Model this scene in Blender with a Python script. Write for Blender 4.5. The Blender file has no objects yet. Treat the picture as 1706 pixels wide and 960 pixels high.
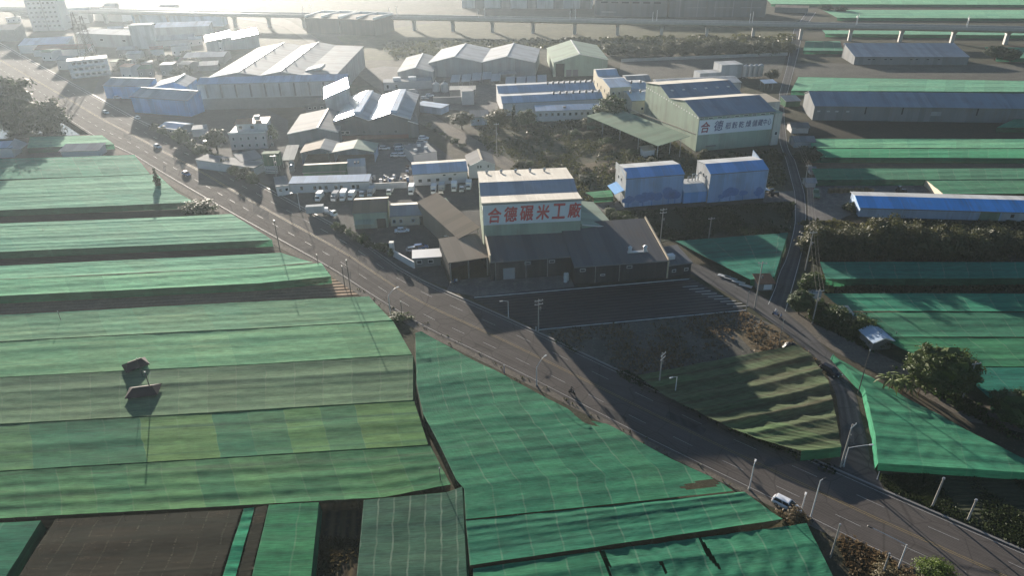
import bpy, math, random
from mathutils import Vector, Matrix

# ---------------------------------------------------------------- camera, sky, sun, exposure
SC = bpy.context.scene
COL = SC.collection
CAMH, FPX = 85.0, 1160.0
PITCH, ROLL = math.radians(29.03), math.radians(1.01)
SUN_AZ, SUN_EL = math.radians(-22.0), math.radians(10.6)
cp, sp, cr, sr = math.cos(PITCH), math.sin(PITCH), math.cos(ROLL), math.sin(ROLL)
cam = bpy.data.cameras.new('camera'); cam.sensor_width = 36.0; cam.lens = 36.0 * FPX / 1706.0
cam.clip_start = 1.0; cam.clip_end = 6000.0
camo = bpy.data.objects.new('camera', cam); COL.objects.link(camo)
right = Vector((1, 0, 0)); down = Vector((0, -sp, -cp)); fwd = Vector((0, cp, -sp))
ax = right * cr + down * sr; ay = -(-right * sr + down * cr); az = -fwd
M = Matrix((ax, ay, az)).transposed().to_4x4(); M.translation = Vector((0, 0, CAMH))
camo.matrix_world = M
SC.camera = camo
SC.render.engine = 'CYCLES'
SC.cycles.use_denoising = True
SC.cycles.max_bounces = 6; SC.cycles.diffuse_bounces = 3; SC.cycles.glossy_bounces = 2
SC.cycles.transmission_bounces = 3; SC.cycles.transparent_max_bounces = 8; SC.cycles.volume_bounces = 1
SC.cycles.sample_clamp_indirect = 6.0
SC.view_settings.view_transform = 'Standard'; SC.view_settings.look = 'None'
SC.view_settings.exposure = 1.35; SC.view_settings.gamma = 1.0
W = bpy.data.worlds.new('World'); SC.world = W; W.use_nodes = True
wn = W.node_tree.nodes; wl = W.node_tree.links
sky = wn.new('ShaderNodeTexSky'); sky.sky_type = 'NISHITA'; sky.sun_disc = False
sky.sun_elevation = SUN_EL; sky.sun_rotation = SUN_AZ % (2 * math.pi); sky.air_density = 1.0; sky.dust_density = 0.4; sky.ozone_density = 3.0
wn['Background'].inputs[1].default_value = 0.05
wl.new(sky.outputs[0], wn['Background'].inputs[0])
sl = bpy.data.lights.new('sun', 'SUN'); sl.energy = 5.0; sl.angle = math.radians(0.5); sl.color = (1.0, 0.89, 0.76)
so = bpy.data.objects.new('sun', sl); COL.objects.link(so)
sdir = Vector((math.sin(SUN_AZ) * math.cos(SUN_EL), math.cos(SUN_AZ) * math.cos(SUN_EL), math.sin(SUN_EL)))
so.rotation_euler = (-sdir).to_track_quat('-Z', 'Y').to_euler()
so.location = (-100, 200, 200)
HAZE_DENSITY, HAZE_G = 0.000135, 0.62

# ---------------------------------------------------------------- helpers
def G(p, z=0.0):
    """World point on the level z seen at photo pixel p (photo is 1706 x 960)."""
    u, v = (p[0] - 853.0) / FPX, (p[1] - 480.0) / FPX
    a, b = u * cr - v * sr, u * sr + v * cr
    d = Vector((a, cp - b * sp, -(b * cp + sp)))
    t = (z - CAMH) / d.z
    return Vector((d.x * t, d.y * t, z))

def rnd(seed): return random.Random(seed)

class MB:
    def __init__(s): s.v = []; s.f = []; s.m = []; s.uv = []
    def face(s, pts, uv=None, mi=0):
        n = len(s.v); s.v += [tuple(p) for p in pts]; s.f.append(tuple(range(n, n + len(pts)))); s.m.append(mi)
        s.uv.append(uv if uv else [(p[0], p[1]) for p in pts])
    def box(s, x0, x1, y0, y1, z0, z1, mi=0, bottom=True):
        A = [(x0, y0, z0), (x1, y0, z0), (x1, y1, z0), (x0, y1, z0), (x0, y0, z1), (x1, y0, z1), (x1, y1, z1), (x0, y1, z1)]
        s.hexa(A, mi, bottom)
    def hexa(s, A, mi=0, bottom=True, mtop=None):
        for k, idx in enumerate(((4, 5, 6, 7), (0, 1, 5, 4), (1, 2, 6, 5), (2, 3, 7, 6), (3, 0, 4, 7), (3, 2, 1, 0))):
            if k == 5 and not bottom: continue
            q = [A[i] for i in idx]
            e1 = Vector(q[1]) - Vector(q[0]); e2 = Vector(q[3]) - Vector(q[0])
            s.face(q, [(0, 0), (e1.length, 0), (e1.length, e2.length), (0, e2.length)], mtop if (k == 0 and mtop is not None) else mi)
    def tube(s, p, q, r0, r1=None, n=7, mi=0, cap=True):
        p = Vector(p); q = Vector(q); r1 = r0 if r1 is None else r1
        d = (q - p).normalized(); a = d.orthogonal().normalized(); b = d.cross(a)
        R0 = [p + (a * math.cos(t) + b * math.sin(t)) * r0 for t in [2 * math.pi * i / n for i in range(n)]]
        R1 = [q + (a * math.cos(t) + b * math.sin(t)) * r1 for t in [2 * math.pi * i / n for i in range(n)]]
        for i in range(n):
            j = (i + 1) % n
            s.face([R0[i], R0[j], R1[j], R1[i]], [(i / n, 0), ((i + 1) / n, 0), ((i + 1) / n, 1), (i / n, 1)], mi)
        if cap: s.face(R1, None, mi); s.face(R0[::-1], None, mi)
    def grid(s, P, UV, mi=0):
        n = len(s.v); r, c = len(P), len(P[0])
        for row in P: s.v += [tuple(p) for p in row]
        for i in range(r - 1):
            for j in range(c - 1):
                ij = [(i, j), (i, j + 1), (i + 1, j + 1), (i + 1, j)]
                s.f.append(tuple(n + a * c + b for a, b in ij)); s.uv.append([UV[a][b] for a, b in ij]); s.m.append(mi)
    def loft(s, rings, mi=0, caps=True, mis=None):
        """Closed rings with the same number of points, shared vertices."""
        n = len(s.v); k = len(rings[0])
        for R in rings: s.v += [tuple(p) for p in R]
        for i in range(len(rings) - 1):
            for j in range(k):
                jj = (j + 1) % k
                s.f.append((n + i * k + j, n + i * k + jj, n + (i + 1) * k + jj, n + (i + 1) * k + j))
                s.m.append(mis[i][j] if mis else mi); s.uv.append([(0, 0)] * 4)
        if caps:
            s.f.append(tuple(n + j for j in range(k))[::-1]); s.m.append(mi); s.uv.append([(0, 0)] * k)
            s.f.append(tuple(n + (len(rings) - 1) * k + j for j in range(k))); s.m.append(mi); s.uv.append([(0, 0)] * k)
    def mesh(s, name, mats, smooth=False):
        me = bpy.data.meshes.new(name); me.from_pydata(s.v, [], s.f)
        for m in (mats if isinstance(mats, (list, tuple)) else [mats]): me.materials.append(MAT[m] if isinstance(m, str) else m)
        me.polygons.foreach_set('material_index', s.m)
        L = me.uv_layers.new(name='UVMap'); flat = []
        for f in s.uv:
            for u in f: flat += [u[0], u[1]]
        L.data.foreach_set('uv', flat)
        if smooth: me.polygons.foreach_set('use_smooth', [True] * len(s.f))
        me.update(); return me
    def build(s, name, mats, parent=None, loc=None, smooth=False):
        o = bpy.data.objects.new(name, s.mesh(name, mats, smooth)); COL.objects.link(o)
        if parent: o.parent = parent
        if loc is not None: o.location = loc
        return o

def tag(o, label=None, cat=None, group=None, kind=None):
    if label: o['label'] = label
    if cat: o['category'] = cat
    if group: o['group'] = group
    if kind: o['kind'] = kind
    return o

def thing(name, label, cat, loc=(0, 0, 0), rz=0.0, group=None):
    o = bpy.data.objects.new(name, None); COL.objects.link(o); o.empty_display_size = 0.5
    o.location = loc; o.rotation_euler = (0, 0, rz)
    return tag(o, label, cat, group)

def dup(src, loc, rz=0.0, label=None, scale=None):
    r = src.copy(); COL.objects.link(r); r.location = loc; r.rotation_euler = (0, 0, rz)
    if scale is not None: r.scale = scale
    if label: r['label'] = label
    for ch in list(src.children):
        c = ch.copy(); COL.objects.link(c); c.parent = r
        for g in list(ch.children):
            d = g.copy(); COL.objects.link(d); d.parent = c
    return r

# ---------------------------------------------------------------- materials
MAT = {}
class NT:
    def __init__(s, name):
        m = bpy.data.materials.new(name); m.use_nodes = True; s.m = m; s.n = m.node_tree.nodes; s.l = m.node_tree.links
        s.b = s.n['Principled BSDF']; s.out = s.n['Material Output']; MAT[name] = m
    def node(s, t, **k):
        x = s.n.new(t)
        for a, b in k.items(): setattr(x, a, b)
        return x
    def put(s, node, i, val):
        if hasattr(val, 'is_output') or hasattr(val, 'links'): s.l.new(val, node.inputs[i])
        else: node.inputs[i].default_value = val
    def math(s, op, a, b=0.0, clamp=False):
        x = s.node('ShaderNodeMath', operation=op, use_clamp=clamp); s.put(x, 0, a); s.put(x, 1, b); return x.outputs[0]
    def mix(s, f, a, b, mode='MIX'):
        x = s.node('ShaderNodeMix', data_type='RGBA', blend_type=mode); s.put(x, 0, f); s.put(x, 6, a); s.put(x, 7, b); return x.outputs[2]
    def noise(s, vec, scale, detail=3.0, rough=0.55):
        x = s.node('ShaderNodeTexNoise'); s.l.new(vec, x.inputs['Vector']); x.inputs['Scale'].default_value = scale
        x.inputs['Detail'].default_value = detail; x.inputs['Roughness'].default_value = rough; return x.outputs['Fac']
    def ramp(s, f, a, b, x0=0.3, x1=0.7):
        x = s.node('ShaderNodeMapRange'); s.put(x, 0, f); x.inputs[1].default_value = x0; x.inputs[2].default_value = x1
        x.inputs[3].default_value = a; x.inputs[4].default_value = b; return x.outputs[0]
    def uv(s, sx=1.0, sy=1.0):
        x = s.node('ShaderNodeUVMap'); y = s.node('ShaderNodeMapping'); s.l.new(x.outputs[0], y.inputs[0])
        y.inputs['Scale'].default_value = (sx, sy, 1); return y.outputs[0]
    def pos(s, sx=1.0, sy=1.0, sz=1.0):
        x = s.node('ShaderNodeNewGeometry'); y = s.node('ShaderNodeMapping'); s.l.new(x.outputs['Position'], y.inputs[0])
        y.inputs['Scale'].default_value = (sx, sy, sz); return y.outputs[0]
    def bump(s, h, strength, dist):
        x = s.node('ShaderNodeBump'); s.l.new(h, x.inputs['Height']); x.inputs['Strength'].default_value = strength
        x.inputs['Distance'].default_value = dist; s.l.new(x.outputs[0], s.b.inputs['Normal']); return x.outputs[0]
def c4(c): return (c[0], c[1], c[2], 1.0)
def sc3(c, k): return (c[0] * k, c[1] * k, c[2] * k)

def plain(name, col, rough=0.6, metal=0.0, var=0.25, scale=0.6):
    t = NT(name); f = t.noise(t.pos(), scale, 4)
    t.l.new(t.mix(f, c4(sc3(col, 1 - var)), c4(sc3(col, 1 + var))), t.b.inputs['Base Color'])
    t.b.inputs['Roughness'].default_value = rough; t.b.inputs['Metallic'].default_value = metal
    return t

def sheetmetal(name, col, rough=0.8, metal=0.0, pitch=1.0, var=0.26, dirt=(0.16, 0.12, 0.09), dirt_amt=0.45, spec=0.08, bump=0.35):
    """Profiled metal cladding: ribs along v, sheets of slightly different tone, runs of dirt along v."""
    t = NT(name)
    rib = t.node('ShaderNodeTexWave', wave_type='BANDS', bands_direction='X', wave_profile='SIN'); t.l.new(t.uv(), rib.inputs['Vector'])
    rib.inputs['Scale'].default_value = 0.314 / pitch * 1.0
    streak = t.noise(t.uv(0.9, 0.06), 1.0, 4); blot = t.noise(t.uv(0.11, 0.11), 1.0, 3)
    sx = t.node('ShaderNodeSeparateXYZ'); t.l.new(t.uv(), sx.inputs[0])
    cell = t.math('FLOOR', t.math('DIVIDE', sx.outputs[0], 2.4))
    wn_ = t.node('ShaderNodeTexWhiteNoise', noise_dimensions='1D'); t.l.new(cell, wn_.inputs['W'])
    f = t.math('ADD', t.math('MULTIPLY', streak, 0.6), t.math('MULTIPLY', wn_.outputs['Value'], 0.4))
    base = t.mix(f, c4(sc3(col, 1 - var)), c4(sc3(col, 1 + var)))
    d = t.math('MULTIPLY', t.ramp(t.math('MULTIPLY', streak, blot), 0.0, 1.0, 0.22, 0.42), dirt_amt, True)
    t.l.new(t.mix(d, base, c4(dirt)), t.b.inputs['Base Color'])
    t.b.inputs['Roughness'].default_value = rough; t.b.inputs['Metallic'].default_value = metal
    t.b.inputs['Specular IOR Level'].default_value = spec
    if bump > 0: t.bump(rib.outputs['Fac'], bump, 0.04)
    return t

def netmat(name, a, b, c, panel=5.0, seam=0.0, streak=4.0, opac=0.93, trans=0.35, cross=0.0, pmix=0.5):
    """Shade netting: dyed panels of different age, fine pleats along u, sewn seams, light coming through."""
    t = NT(name)
    sx = t.node('ShaderNodeSeparateXYZ'); t.l.new(t.uv(), sx.inputs[0]); U, V = sx.outputs[0], sx.outputs[1]
    oi = t.node('ShaderNodeObjectInfo')
    wob = t.math('MULTIPLY', t.math('SUBTRACT', t.noise(t.uv(0.05, 0.2), 1.0, 2), 0.5), 1.2)
    pu = t.math('DIVIDE', t.math('ADD', U, wob), panel)
    wn_ = t.node('ShaderNodeTexWhiteNoise', noise_dimensions='2D')
    cv = t.node('ShaderNodeCombineXYZ'); t.l.new(t.math('FLOOR', pu), cv.inputs[0]); t.l.new(t.math('ADD', t.math('FLOOR', t.math('DIVIDE', V, 14.0)), t.math('MULTIPLY', oi.outputs['Random'], 57.0)), cv.inputs[1])
    t.l.new(cv.outputs[0], wn_.inputs['Vector'])
    large = t.noise(t.uv(0.035, 0.16), 1.0, 3); band = t.noise(t.uv(0.012, 0.55), 1.0, 4); fine = t.noise(t.uv(0.3, streak * 1.5), 1.0, 4, 0.75)
    k = t.math('ADD', t.math('MULTIPLY', t.math('POWER', wn_.outputs['Value'], 1.6), pmix), t.math('MULTIPLY', t.ramp(large, 0, 1, 0.3, 0.72), 1.0 - pmix))
    col = t.mix(k, c4(a), c4(b))
    col = t.mix(t.ramp(band, 0, 0.85, 0.47, 0.66), col, c4(c))
    col = t.mix(1.0, col, t.ramp(wn_.outputs['Color'], 0.86, 1.12, 0, 1), 'MULTIPLY')
    col = t.mix(1.0, col, t.ramp(fine, 0.62, 1.34, 0.3, 0.7), 'MULTIPLY')
    col = t.mix(1.0, col, t.ramp(t.noise(t.uv(0.5, 0.9), 1.0, 5, 0.7), 0.85, 1.15, 0.35, 0.65), 'MULTIPLY')
    if seam > 0:
        fr = t.math('FRACT', pu); s1 = t.math('LESS_THAN', t.math('ABSOLUTE', t.math('SUBTRACT', fr, 0.5)), 0.5 - 0.13 / panel)
        s1 = t.math('SUBTRACT', 1.0, s1)
        if cross > 0:
            fv = t.math('FRACT', t.math('DIVIDE', t.math('ADD', V, t.math('MULTIPLY', wob, 1.5)), cross))
            s2 = t.math('GREATER_THAN', t.math('ABSOLUTE', t.math('SUBTRACT', fv, 0.5)), 0.5 - 0.09 / cross)
            s1 = t.math('MAXIMUM', s1, s2)
        brk = t.ramp(t.noise(t.uv(0.3, 0.3), 1.0, 2), 0.2, 1.0, 0.35, 0.6)
        col = t.mix(t.math('MULTIPLY', t.math('MULTIPLY', s1, seam), brk), col, (0.42, 0.50, 0.38, 1))
    hs = t.node('ShaderNodeHueSaturation'); t.l.new(col, hs.inputs['Color'])
    t.l.new(t.ramp(oi.outputs['Random'], 0.485, 0.515, 0, 1), hs.inputs['Hue']); t.l.new(t.ramp(oi.outputs['Random'], 1.05, 1.32, 1, 0), hs.inputs['Value']); hs.inputs['Saturation'].default_value = 1.04
    col = hs.outputs[0]
    t.l.new(col, t.b.inputs['Base Color']); t.b.inputs['Roughness'].default_value = 0.85; t.b.inputs['Specular IOR Level'].default_value = 0.12
    t.b.inputs['Sheen Weight'].default_value = 0.1; t.b.inputs['Sheen Roughness'].default_value = 0.45; t.b.inputs['Sheen Tint'].default_value = (0.75, 0.95, 0.8, 1)
    nb = t.bump(t.math('ADD', fine, t.math('MULTIPLY', t.noise(t.uv(0.6, 0.9), 1.0, 4, 0.7), 1.2)), 0.5, 0.05)
    tr = t.node('ShaderNodeBsdfTranslucent'); t.l.new(col, tr.inputs['Color'])
    m1 = t.node('ShaderNodeMixShader'); m1.inputs[0].default_value = trans; t.l.new(t.b.outputs[0], m1.inputs[1]); t.l.new(tr.outputs[0], m1.inputs[2])
    tp = t.node('ShaderNodeBsdfTransparent')
    m2 = t.node('ShaderNodeMixShader'); m2.inputs[0].default_value = opac; t.l.new(tp.outputs[0], m2.inputs[1]); t.l.new(m1.outputs[0], m2.inputs[2])
    t.l.new(m2.outputs[0], t.out.inputs['Surface'])
    return t

def leafmat(name, dark, light, trans=0.3):
    t = NT(name); g = t.node('ShaderNodeNewGeometry'); f = t.noise(t.pos(), 0.45, 3)
    oi = t.node('ShaderNodeObjectInfo')
    k = t.math('ADD', t.math('MULTIPLY', g.outputs['Random Per Island'], 0.55), t.math('MULTIPLY', t.ramp(f, 0, 1, 0.35, 0.65), 0.45))
    col = t.mix(k, c4(dark), c4(light))
    hs = t.node('ShaderNodeHueSaturation'); t.l.new(col, hs.inputs['Color']); t.l.new(t.ramp(oi.outputs['Random'], 0.48, 0.515, 0, 1), hs.inputs['Hue']); t.l.new(t.ramp(oi.outputs['Random'], 0.8, 1.2, 1, 0), hs.inputs['Value'])
    t.l.new(hs.outputs[0], t.b.inputs['Base Color']); t.b.inputs['Roughness'].default_value = 0.55; t.b.inputs['Specular IOR Level'].default_value = 0.3
    tr = t.node('ShaderNodeBsdfTranslucent'); t.l.new(hs.outputs[0], tr.inputs['Color'])
    m1 = t.node('ShaderNodeMixShader'); m1.inputs[0].default_value = trans; t.l.new(t.b.outputs[0], m1.inputs[1]); t.l.new(tr.outputs[0], m1.inputs[2])
    t.l.new(m1.outputs[0], t.out.inputs['Surface']); return t

def groundmat(name, cols, scale=0.05, furrow=0.0, famt=0.5, rough=0.95, speck=0.0, speckcol=(0.3, 0.28, 0.25)):
    """Three tones of earth mixed at three scales; furrows are a bump with paler crests."""
    t = NT(name); p = t.pos()
    n1 = t.noise(p, scale, 5, 0.62); n2 = t.noise(p, scale * 7, 4, 0.65); n3 = t.noise(p, 1.7, 4, 0.7)
    col = t.mix(t.ramp(n1, 0, 1, 0.38, 0.62), c4(cols[0]), c4(cols[1])); col = t.mix(t.ramp(n2, 0, 0.8, 0.48, 0.68), col, c4(cols[2]))
    col = t.mix(1.0, col, t.ramp(n3, 0.7, 1.3, 0.25, 0.75), 'MULTIPLY')
    h = n3
    if furrow > 0:
        w = t.node('ShaderNodeTexWave', wave_type='BANDS', bands_direction='Y'); t.l.new(t.uv(), w.inputs['Vector'])
        w.inputs['Scale'].default_value = 0.314 / furrow; w.inputs['Distortion'].default_value = 0.6; w.inputs['Detail'].default_value = 2; w.inputs['Detail Scale'].default_value = 0.6
        h = t.math('ADD', t.math('MULTIPLY', w.outputs['Fac'], 1.6), t.math('MULTIPLY', n3, 0.5))
        col = t.mix(t.math('MULTIPLY', w.outputs['Fac'], famt), col, c4(sc3(cols[2], 1.5)))
    if speck > 0:
        v = t.noise(p, 2.6, 2, 0.5); col = t.mix(t.ramp(v, 0, speck, 0.66, 0.72), col, c4(speckcol))
    t.l.new(col, t.b.inputs['Base Color']); t.b.inputs['Roughness'].default_value = rough; t.b.inputs['Specular IOR Level'].default_value = 0.15
    t.bump(h, 0.55, 0.14); return t

# ground and paving
groundmat('earth', ((0.068, 0.058, 0.04), (0.042, 0.047, 0.025), (0.10, 0.085, 0.058)), 0.03, speck=0.4)
groundmat('soil_brown', ((0.21, 0.14, 0.085), (0.165, 0.115, 0.075), (0.25, 0.175, 0.11)), 0.05, 1.6, 0.2)
groundmat('soil_dark', ((0.035, 0.03, 0.022), (0.028, 0.028, 0.02), (0.055, 0.045, 0.03)), 0.08, 1.0, 0.3)
groundmat('soil_grey', ((0.105, 0.10, 0.085), (0.075, 0.075, 0.06), (0.15, 0.135, 0.11)), 0.12, speck=0.8)
groundmat('furrow_soil', ((0.04, 0.032, 0.022), (0.03, 0.025, 0.018), (0.085, 0.062, 0.03)), 0.2, 1.6, 0.7)
groundmat('straw', ((0.16, 0.125, 0.075), (0.11, 0.085, 0.05), (0.2, 0.16, 0.1)), 0.25, speck=0.6)
groundmat('meadow', ((0.07, 0.07, 0.028), (0.05, 0.056, 0.022), (0.11, 0.095, 0.045)), 0.03)
groundmat('scrub', ((0.075, 0.072, 0.042), (0.05, 0.055, 0.028), (0.13, 0.112, 0.072)), 0.06)
groundmat('crop_dark', ((0.022, 0.03, 0.016), (0.03, 0.036, 0.02), (0.04, 0.042, 0.024)), 0.1, 0.9, 0.35)
groundmat('yard_concrete', ((0.15, 0.14, 0.13), (0.11, 0.105, 0.10), (0.19, 0.18, 0.165)), 0.06, speck=0.3)
groundmat('yard_asphalt', ((0.075, 0.072, 0.07), (0.06, 0.058, 0.056), (0.10, 0.096, 0.09)), 0.06, speck=0.25)
groundmat('dirt_path', ((0.15, 0.13, 0.105), (0.11, 0.10, 0.085), (0.18, 0.155, 0.12)), 0.2)
groundmat('plastic_mulch', ((0.018, 0.018, 0.02), (0.026, 0.026, 0.028), (0.035, 0.034, 0.034)), 0.2, 1.35, 0.55, rough=0.5)
def asphalt(name, col):
    t = NT(name); p = t.pos(); w = t.noise(t.uv(0.9, 0.02), 1.0, 4, 0.6); n2 = t.noise(p, 0.15, 4, 0.6); n3 = t.noise(p, 3.0, 3, 0.8)
    c = t.mix(t.ramp(n2, 0, 1, 0.35, 0.68), c4(sc3(col, 0.82)), c4(sc3(col, 1.15))); c = t.mix(t.ramp(w, 0, 0.6, 0.42, 0.66), c, c4(sc3(col, 1.6)))
    tw = t.node('ShaderNodeTexWave', wave_type='BANDS', bands_direction='X'); t.l.new(t.uv(), tw.inputs['Vector']); tw.inputs['Scale'].default_value = 0.314 / 1.75; tw.inputs['Distortion'].default_value = 0.4
    c = t.mix(1.0, c, t.ramp(tw.outputs['Fac'], 0.84, 1.08, 0, 1), 'MULTIPLY')
    ck = t.node('ShaderNodeTexVoronoi', feature='DISTANCE_TO_EDGE'); t.l.new(t.pos(), ck.inputs['Vector']); ck.inputs['Scale'].default_value = 0.16
    c = t.mix(t.ramp(ck.outputs['Distance'], 0.55, 0.0, 0.0, 0.02), c, c4(sc3(col, 0.45)))
    c = t.mix(1.0, c, t.ramp(n3, 0.86, 1.14, 0.25, 0.75), 'MULTIPLY')
    t.l.new(c, t.b.inputs['Base Color']); t.b.inputs['Roughness'].default_value = 0.95; t.b.inputs['Specular IOR Level'].default_value = 0.08; t.bump(n3, 0.3, 0.03)
asphalt('asphalt', (0.092, 0.082, 0.075)); asphalt('asphalt_patch', (0.055, 0.053, 0.052)); asphalt('lane_asphalt', (0.092, 0.09, 0.088))
def paint(name, col):
    t = NT(name); w = t.noise(t.pos(), 1.2, 4, 0.7)
    t.l.new(t.mix(t.ramp(w, 0.0, 0.5, 0.48, 0.7), c4(col), (0.14, 0.135, 0.13, 1)), t.b.inputs['Base Color']); t.b.inputs['Roughness'].default_value = 0.6
paint('paint_white', (0.62, 0.62, 0.6)); paint('paint_yellow', (0.58, 0.4, 0.09))
# nets
netmat('net_green', (0.04, 0.23, 0.12), (0.07, 0.28, 0.13), (0.035, 0.14, 0.085), 5.2, 0.15, 3.0)
netmat('net_bright', (0.03, 0.31, 0.17), (0.06, 0.37, 0.19), (0.035, 0.20, 0.115), 7.0, 0.12, 3.5)
netmat('net_olive', (0.05, 0.22, 0.115), (0.13, 0.28, 0.11), (0.075, 0.15, 0.085), 5.6, 0.10, 3.0, pmix=0.4)
netmat('net_patch', (0.035, 0.22, 0.11), (0.21, 0.34, 0.11), (0.045, 0.14, 0.075), 6.4, 0.08, 3.0, pmix=0.7)
netmat('net_dull', (0.10, 0.21, 0.115), (0.15, 0.24, 0.13), (0.065, 0.14, 0.085), 5.6, 0.10, 3.4, pmix=0.3)
netmat('net_pale', (0.10, 0.35, 0.19), (0.23, 0.40, 0.20), (0.07, 0.25, 0.14), 8.0, 0.0, 2.6, pmix=0.35)  # pale green net, albedo raised for the glow of backlit netting
netmat('net_mint', (0.12, 0.46, 0.27), (0.24, 0.53, 0.30), (0.08, 0.31, 0.18), 9.0, 0.0, 2.2, pmix=0.3)  # palest green net, colour brightened for sunlight scattered towards the viewer
netmat('net_yard', (0.04, 0.23, 0.125), (0.075, 0.29, 0.14), (0.04, 0.165, 0.10), 4.6, 0.2, 3.4)
netmat('net_wedge', (0.055, 0.28, 0.16), (0.10, 0.34, 0.18), (0.035, 0.15, 0.095), 7.0, 0.1, 3.0)
netmat('net_teal', (0.025, 0.21, 0.14), (0.035, 0.27, 0.17), (0.02, 0.13, 0.105), 6.0, 0.15, 2.8)
netmat('net_worn', (0.14, 0.15, 0.09), (0.14, 0.23, 0.10), (0.10, 0.085, 0.055), 9.0, 0.0, 1.8, trans=0.4, opac=0.86)
netmat('net_faded', (0.065, 0.17, 0.105), (0.10, 0.21, 0.12), (0.05, 0.12, 0.085), 2.4, 0.4, 2.6, opac=0.9)
netmat('net_black', (0.042, 0.042, 0.03), (0.062, 0.048, 0.03), (0.028, 0.032, 0.023), 3.4, 0.05, 2.6, opac=0.82)
netmat('net_side', (0.02, 0.10, 0.055), (0.035, 0.13, 0.07), (0.015, 0.065, 0.045), 5.0, 0.0, 3.0, opac=0.9)  # darker copy of the net green, for upright sides in shade
# building surfaces
sheetmetal('metal_white', (0.42, 0.44, 0.45)); sheetmetal('metal_pale', (0.27, 0.295, 0.31)); sheetmetal('metal_matte', (0.2, 0.17, 0.135), rough=.95, spec=.05); sheetmetal('metal_grey', (0.2, 0.21, 0.215))
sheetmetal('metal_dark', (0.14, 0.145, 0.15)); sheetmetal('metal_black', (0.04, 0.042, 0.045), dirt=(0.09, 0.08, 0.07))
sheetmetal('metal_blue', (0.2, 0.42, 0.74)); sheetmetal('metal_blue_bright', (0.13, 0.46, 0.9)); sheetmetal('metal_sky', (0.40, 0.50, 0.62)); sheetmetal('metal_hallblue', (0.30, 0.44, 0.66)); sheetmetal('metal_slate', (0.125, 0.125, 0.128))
sheetmetal('metal_millroof', (0.36, 0.39, 0.43)); sheetmetal('metal_greyblue', (0.24, 0.29, 0.35)); sheetmetal('metal_green', (0.2, 0.27, 0.19)); sheetmetal('metal_sage', (0.3, 0.37, 0.29))
sheetmetal('metal_cream', (0.58, 0.55, 0.48)); sheetmetal('metal_tan', (0.25, 0.21, 0.165)); sheetmetal('metal_brown', (0.25, 0.17, 0.11), dirt_amt=0.6)
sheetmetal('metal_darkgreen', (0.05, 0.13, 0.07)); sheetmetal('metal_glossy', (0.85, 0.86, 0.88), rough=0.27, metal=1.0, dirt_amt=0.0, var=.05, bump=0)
sheetmetal('metal_rust', (0.13, 0.085, 0.06), dirt_amt=0.7); sheetmetal('metal_brick', (0.2, 0.085, 0.06))
plain('concrete', (0.36, 0.35, 0.33)); plain('concrete_dark', (0.17, 0.17, 0.165)); plain('render_white', (0.62, 0.61, 0.6), var=0.12)
plain('render_cream', (0.55, 0.5, 0.38), var=0.12); plain('render_pink', (0.5, 0.45, 0.44), var=0.12); plain('render_grey', (0.42, 0.42, 0.42), var=0.15)
plain('tile_orange', (0.4, 0.2, 0.1), var=0.35); plain('trim_white', (0.7, 0.7, 0.68), var=0.08); plain('trim_tan', (0.5, 0.42, 0.3), var=0.1)
plain('glass_dark', (0.03, 0.035, 0.04), 0.12, 0.0, 0.3); plain('opening', (0.012, 0.012, 0.012), 0.9, 0, 0.2); plain('door_grey', (0.28, 0.29, 0.3), 0.5)  # opening is a near-black colour standing in for shade inside openings
plain('sign_white', (0.66, 0.7, 0.73), 0.5, 0, 0.05); plain('ink_red', (0.55, 0.06, 0.06), 0.5, 0, 0.1); plain('ink_navy', (0.05, 0.06, 0.16), 0.5, 0, 0.1); plain('ink_maroon', (0.22, 0.02, 0.04), 0.5, 0, 0.1)
plain('mural_blue', (0.14, 0.25, 0.5), 0.5, 0, 0.35, 1.5); plain('steel', (0.45, 0.45, 0.44), 0.4, 0.6, 0.15); plain('galvanised', (0.5, 0.51, 0.52), 0.4, 0.7, 0.1)
plain('kerb_concrete', (0.2, 0.19, 0.18)); plain('pole_concrete', (0.33, 0.31, 0.28), 0.85, 0, 0.2); plain('pole_dark', (0.09, 0.08, 0.07), 0.8, 0, 0.25); plain('lamp_white', (0.62, 0.63, 0.63), 0.4)
plain('lamp_black', (0.03, 0.03, 0.03), 0.5); plain('bark', (0.09, 0.065, 0.045), 0.9, 0, 0.35, 3.0); plain('cable', (0.35, 0.32, 0.28), 0.5)
plain('rubber', (0.02, 0.02, 0.02), 0.8); plain('car_white', (0.75, 0.77, 0.8), 0.22, 0, 0.03); plain('car_black', (0.02, 0.02, 0.022), 0.2, 0, 0.1)
plain('car_silver', (0.42, 0.44, 0.46), 0.25, 0.5, 0.04); plain('car_blue', (0.06, 0.13, 0.3), 0.25, 0, 0.05); plain('car_red', (0.35, 0.05, 0.04), 0.3, 0, 0.05); plain('truck_green', (0.1, 0.2, 0.13), 0.4)
plain('headlight', (0.75, 0.76, 0.78), 0.1); plain('cloth_dark', (0.04, 0.042, 0.05), 0.9); plain('cloth_white', (0.6, 0.62, 0.65), 0.9); plain('cloth_blue', (0.1, 0.17, 0.3), 0.9); plain('skin', (0.42, 0.26, 0.18), 0.6)
plain('roof_dark_red', (0.03, 0.02, 0.019), 0.8, 0, 0.35, 1.2); plain('sack_white', (0.65, 0.64, 0.6), 0.9); plain('tarp_black', (0.015, 0.015, 0.016), 0.5)
leafmat('leaf_green', (0.025, 0.05, 0.012), (0.075, 0.115, 0.028)); leafmat('leaf_dark', (0.018, 0.032, 0.012), (0.05, 0.07, 0.025)); leafmat('leaf_olive', (0.036, 0.044, 0.016), (0.095, 0.095, 0.034))
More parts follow.
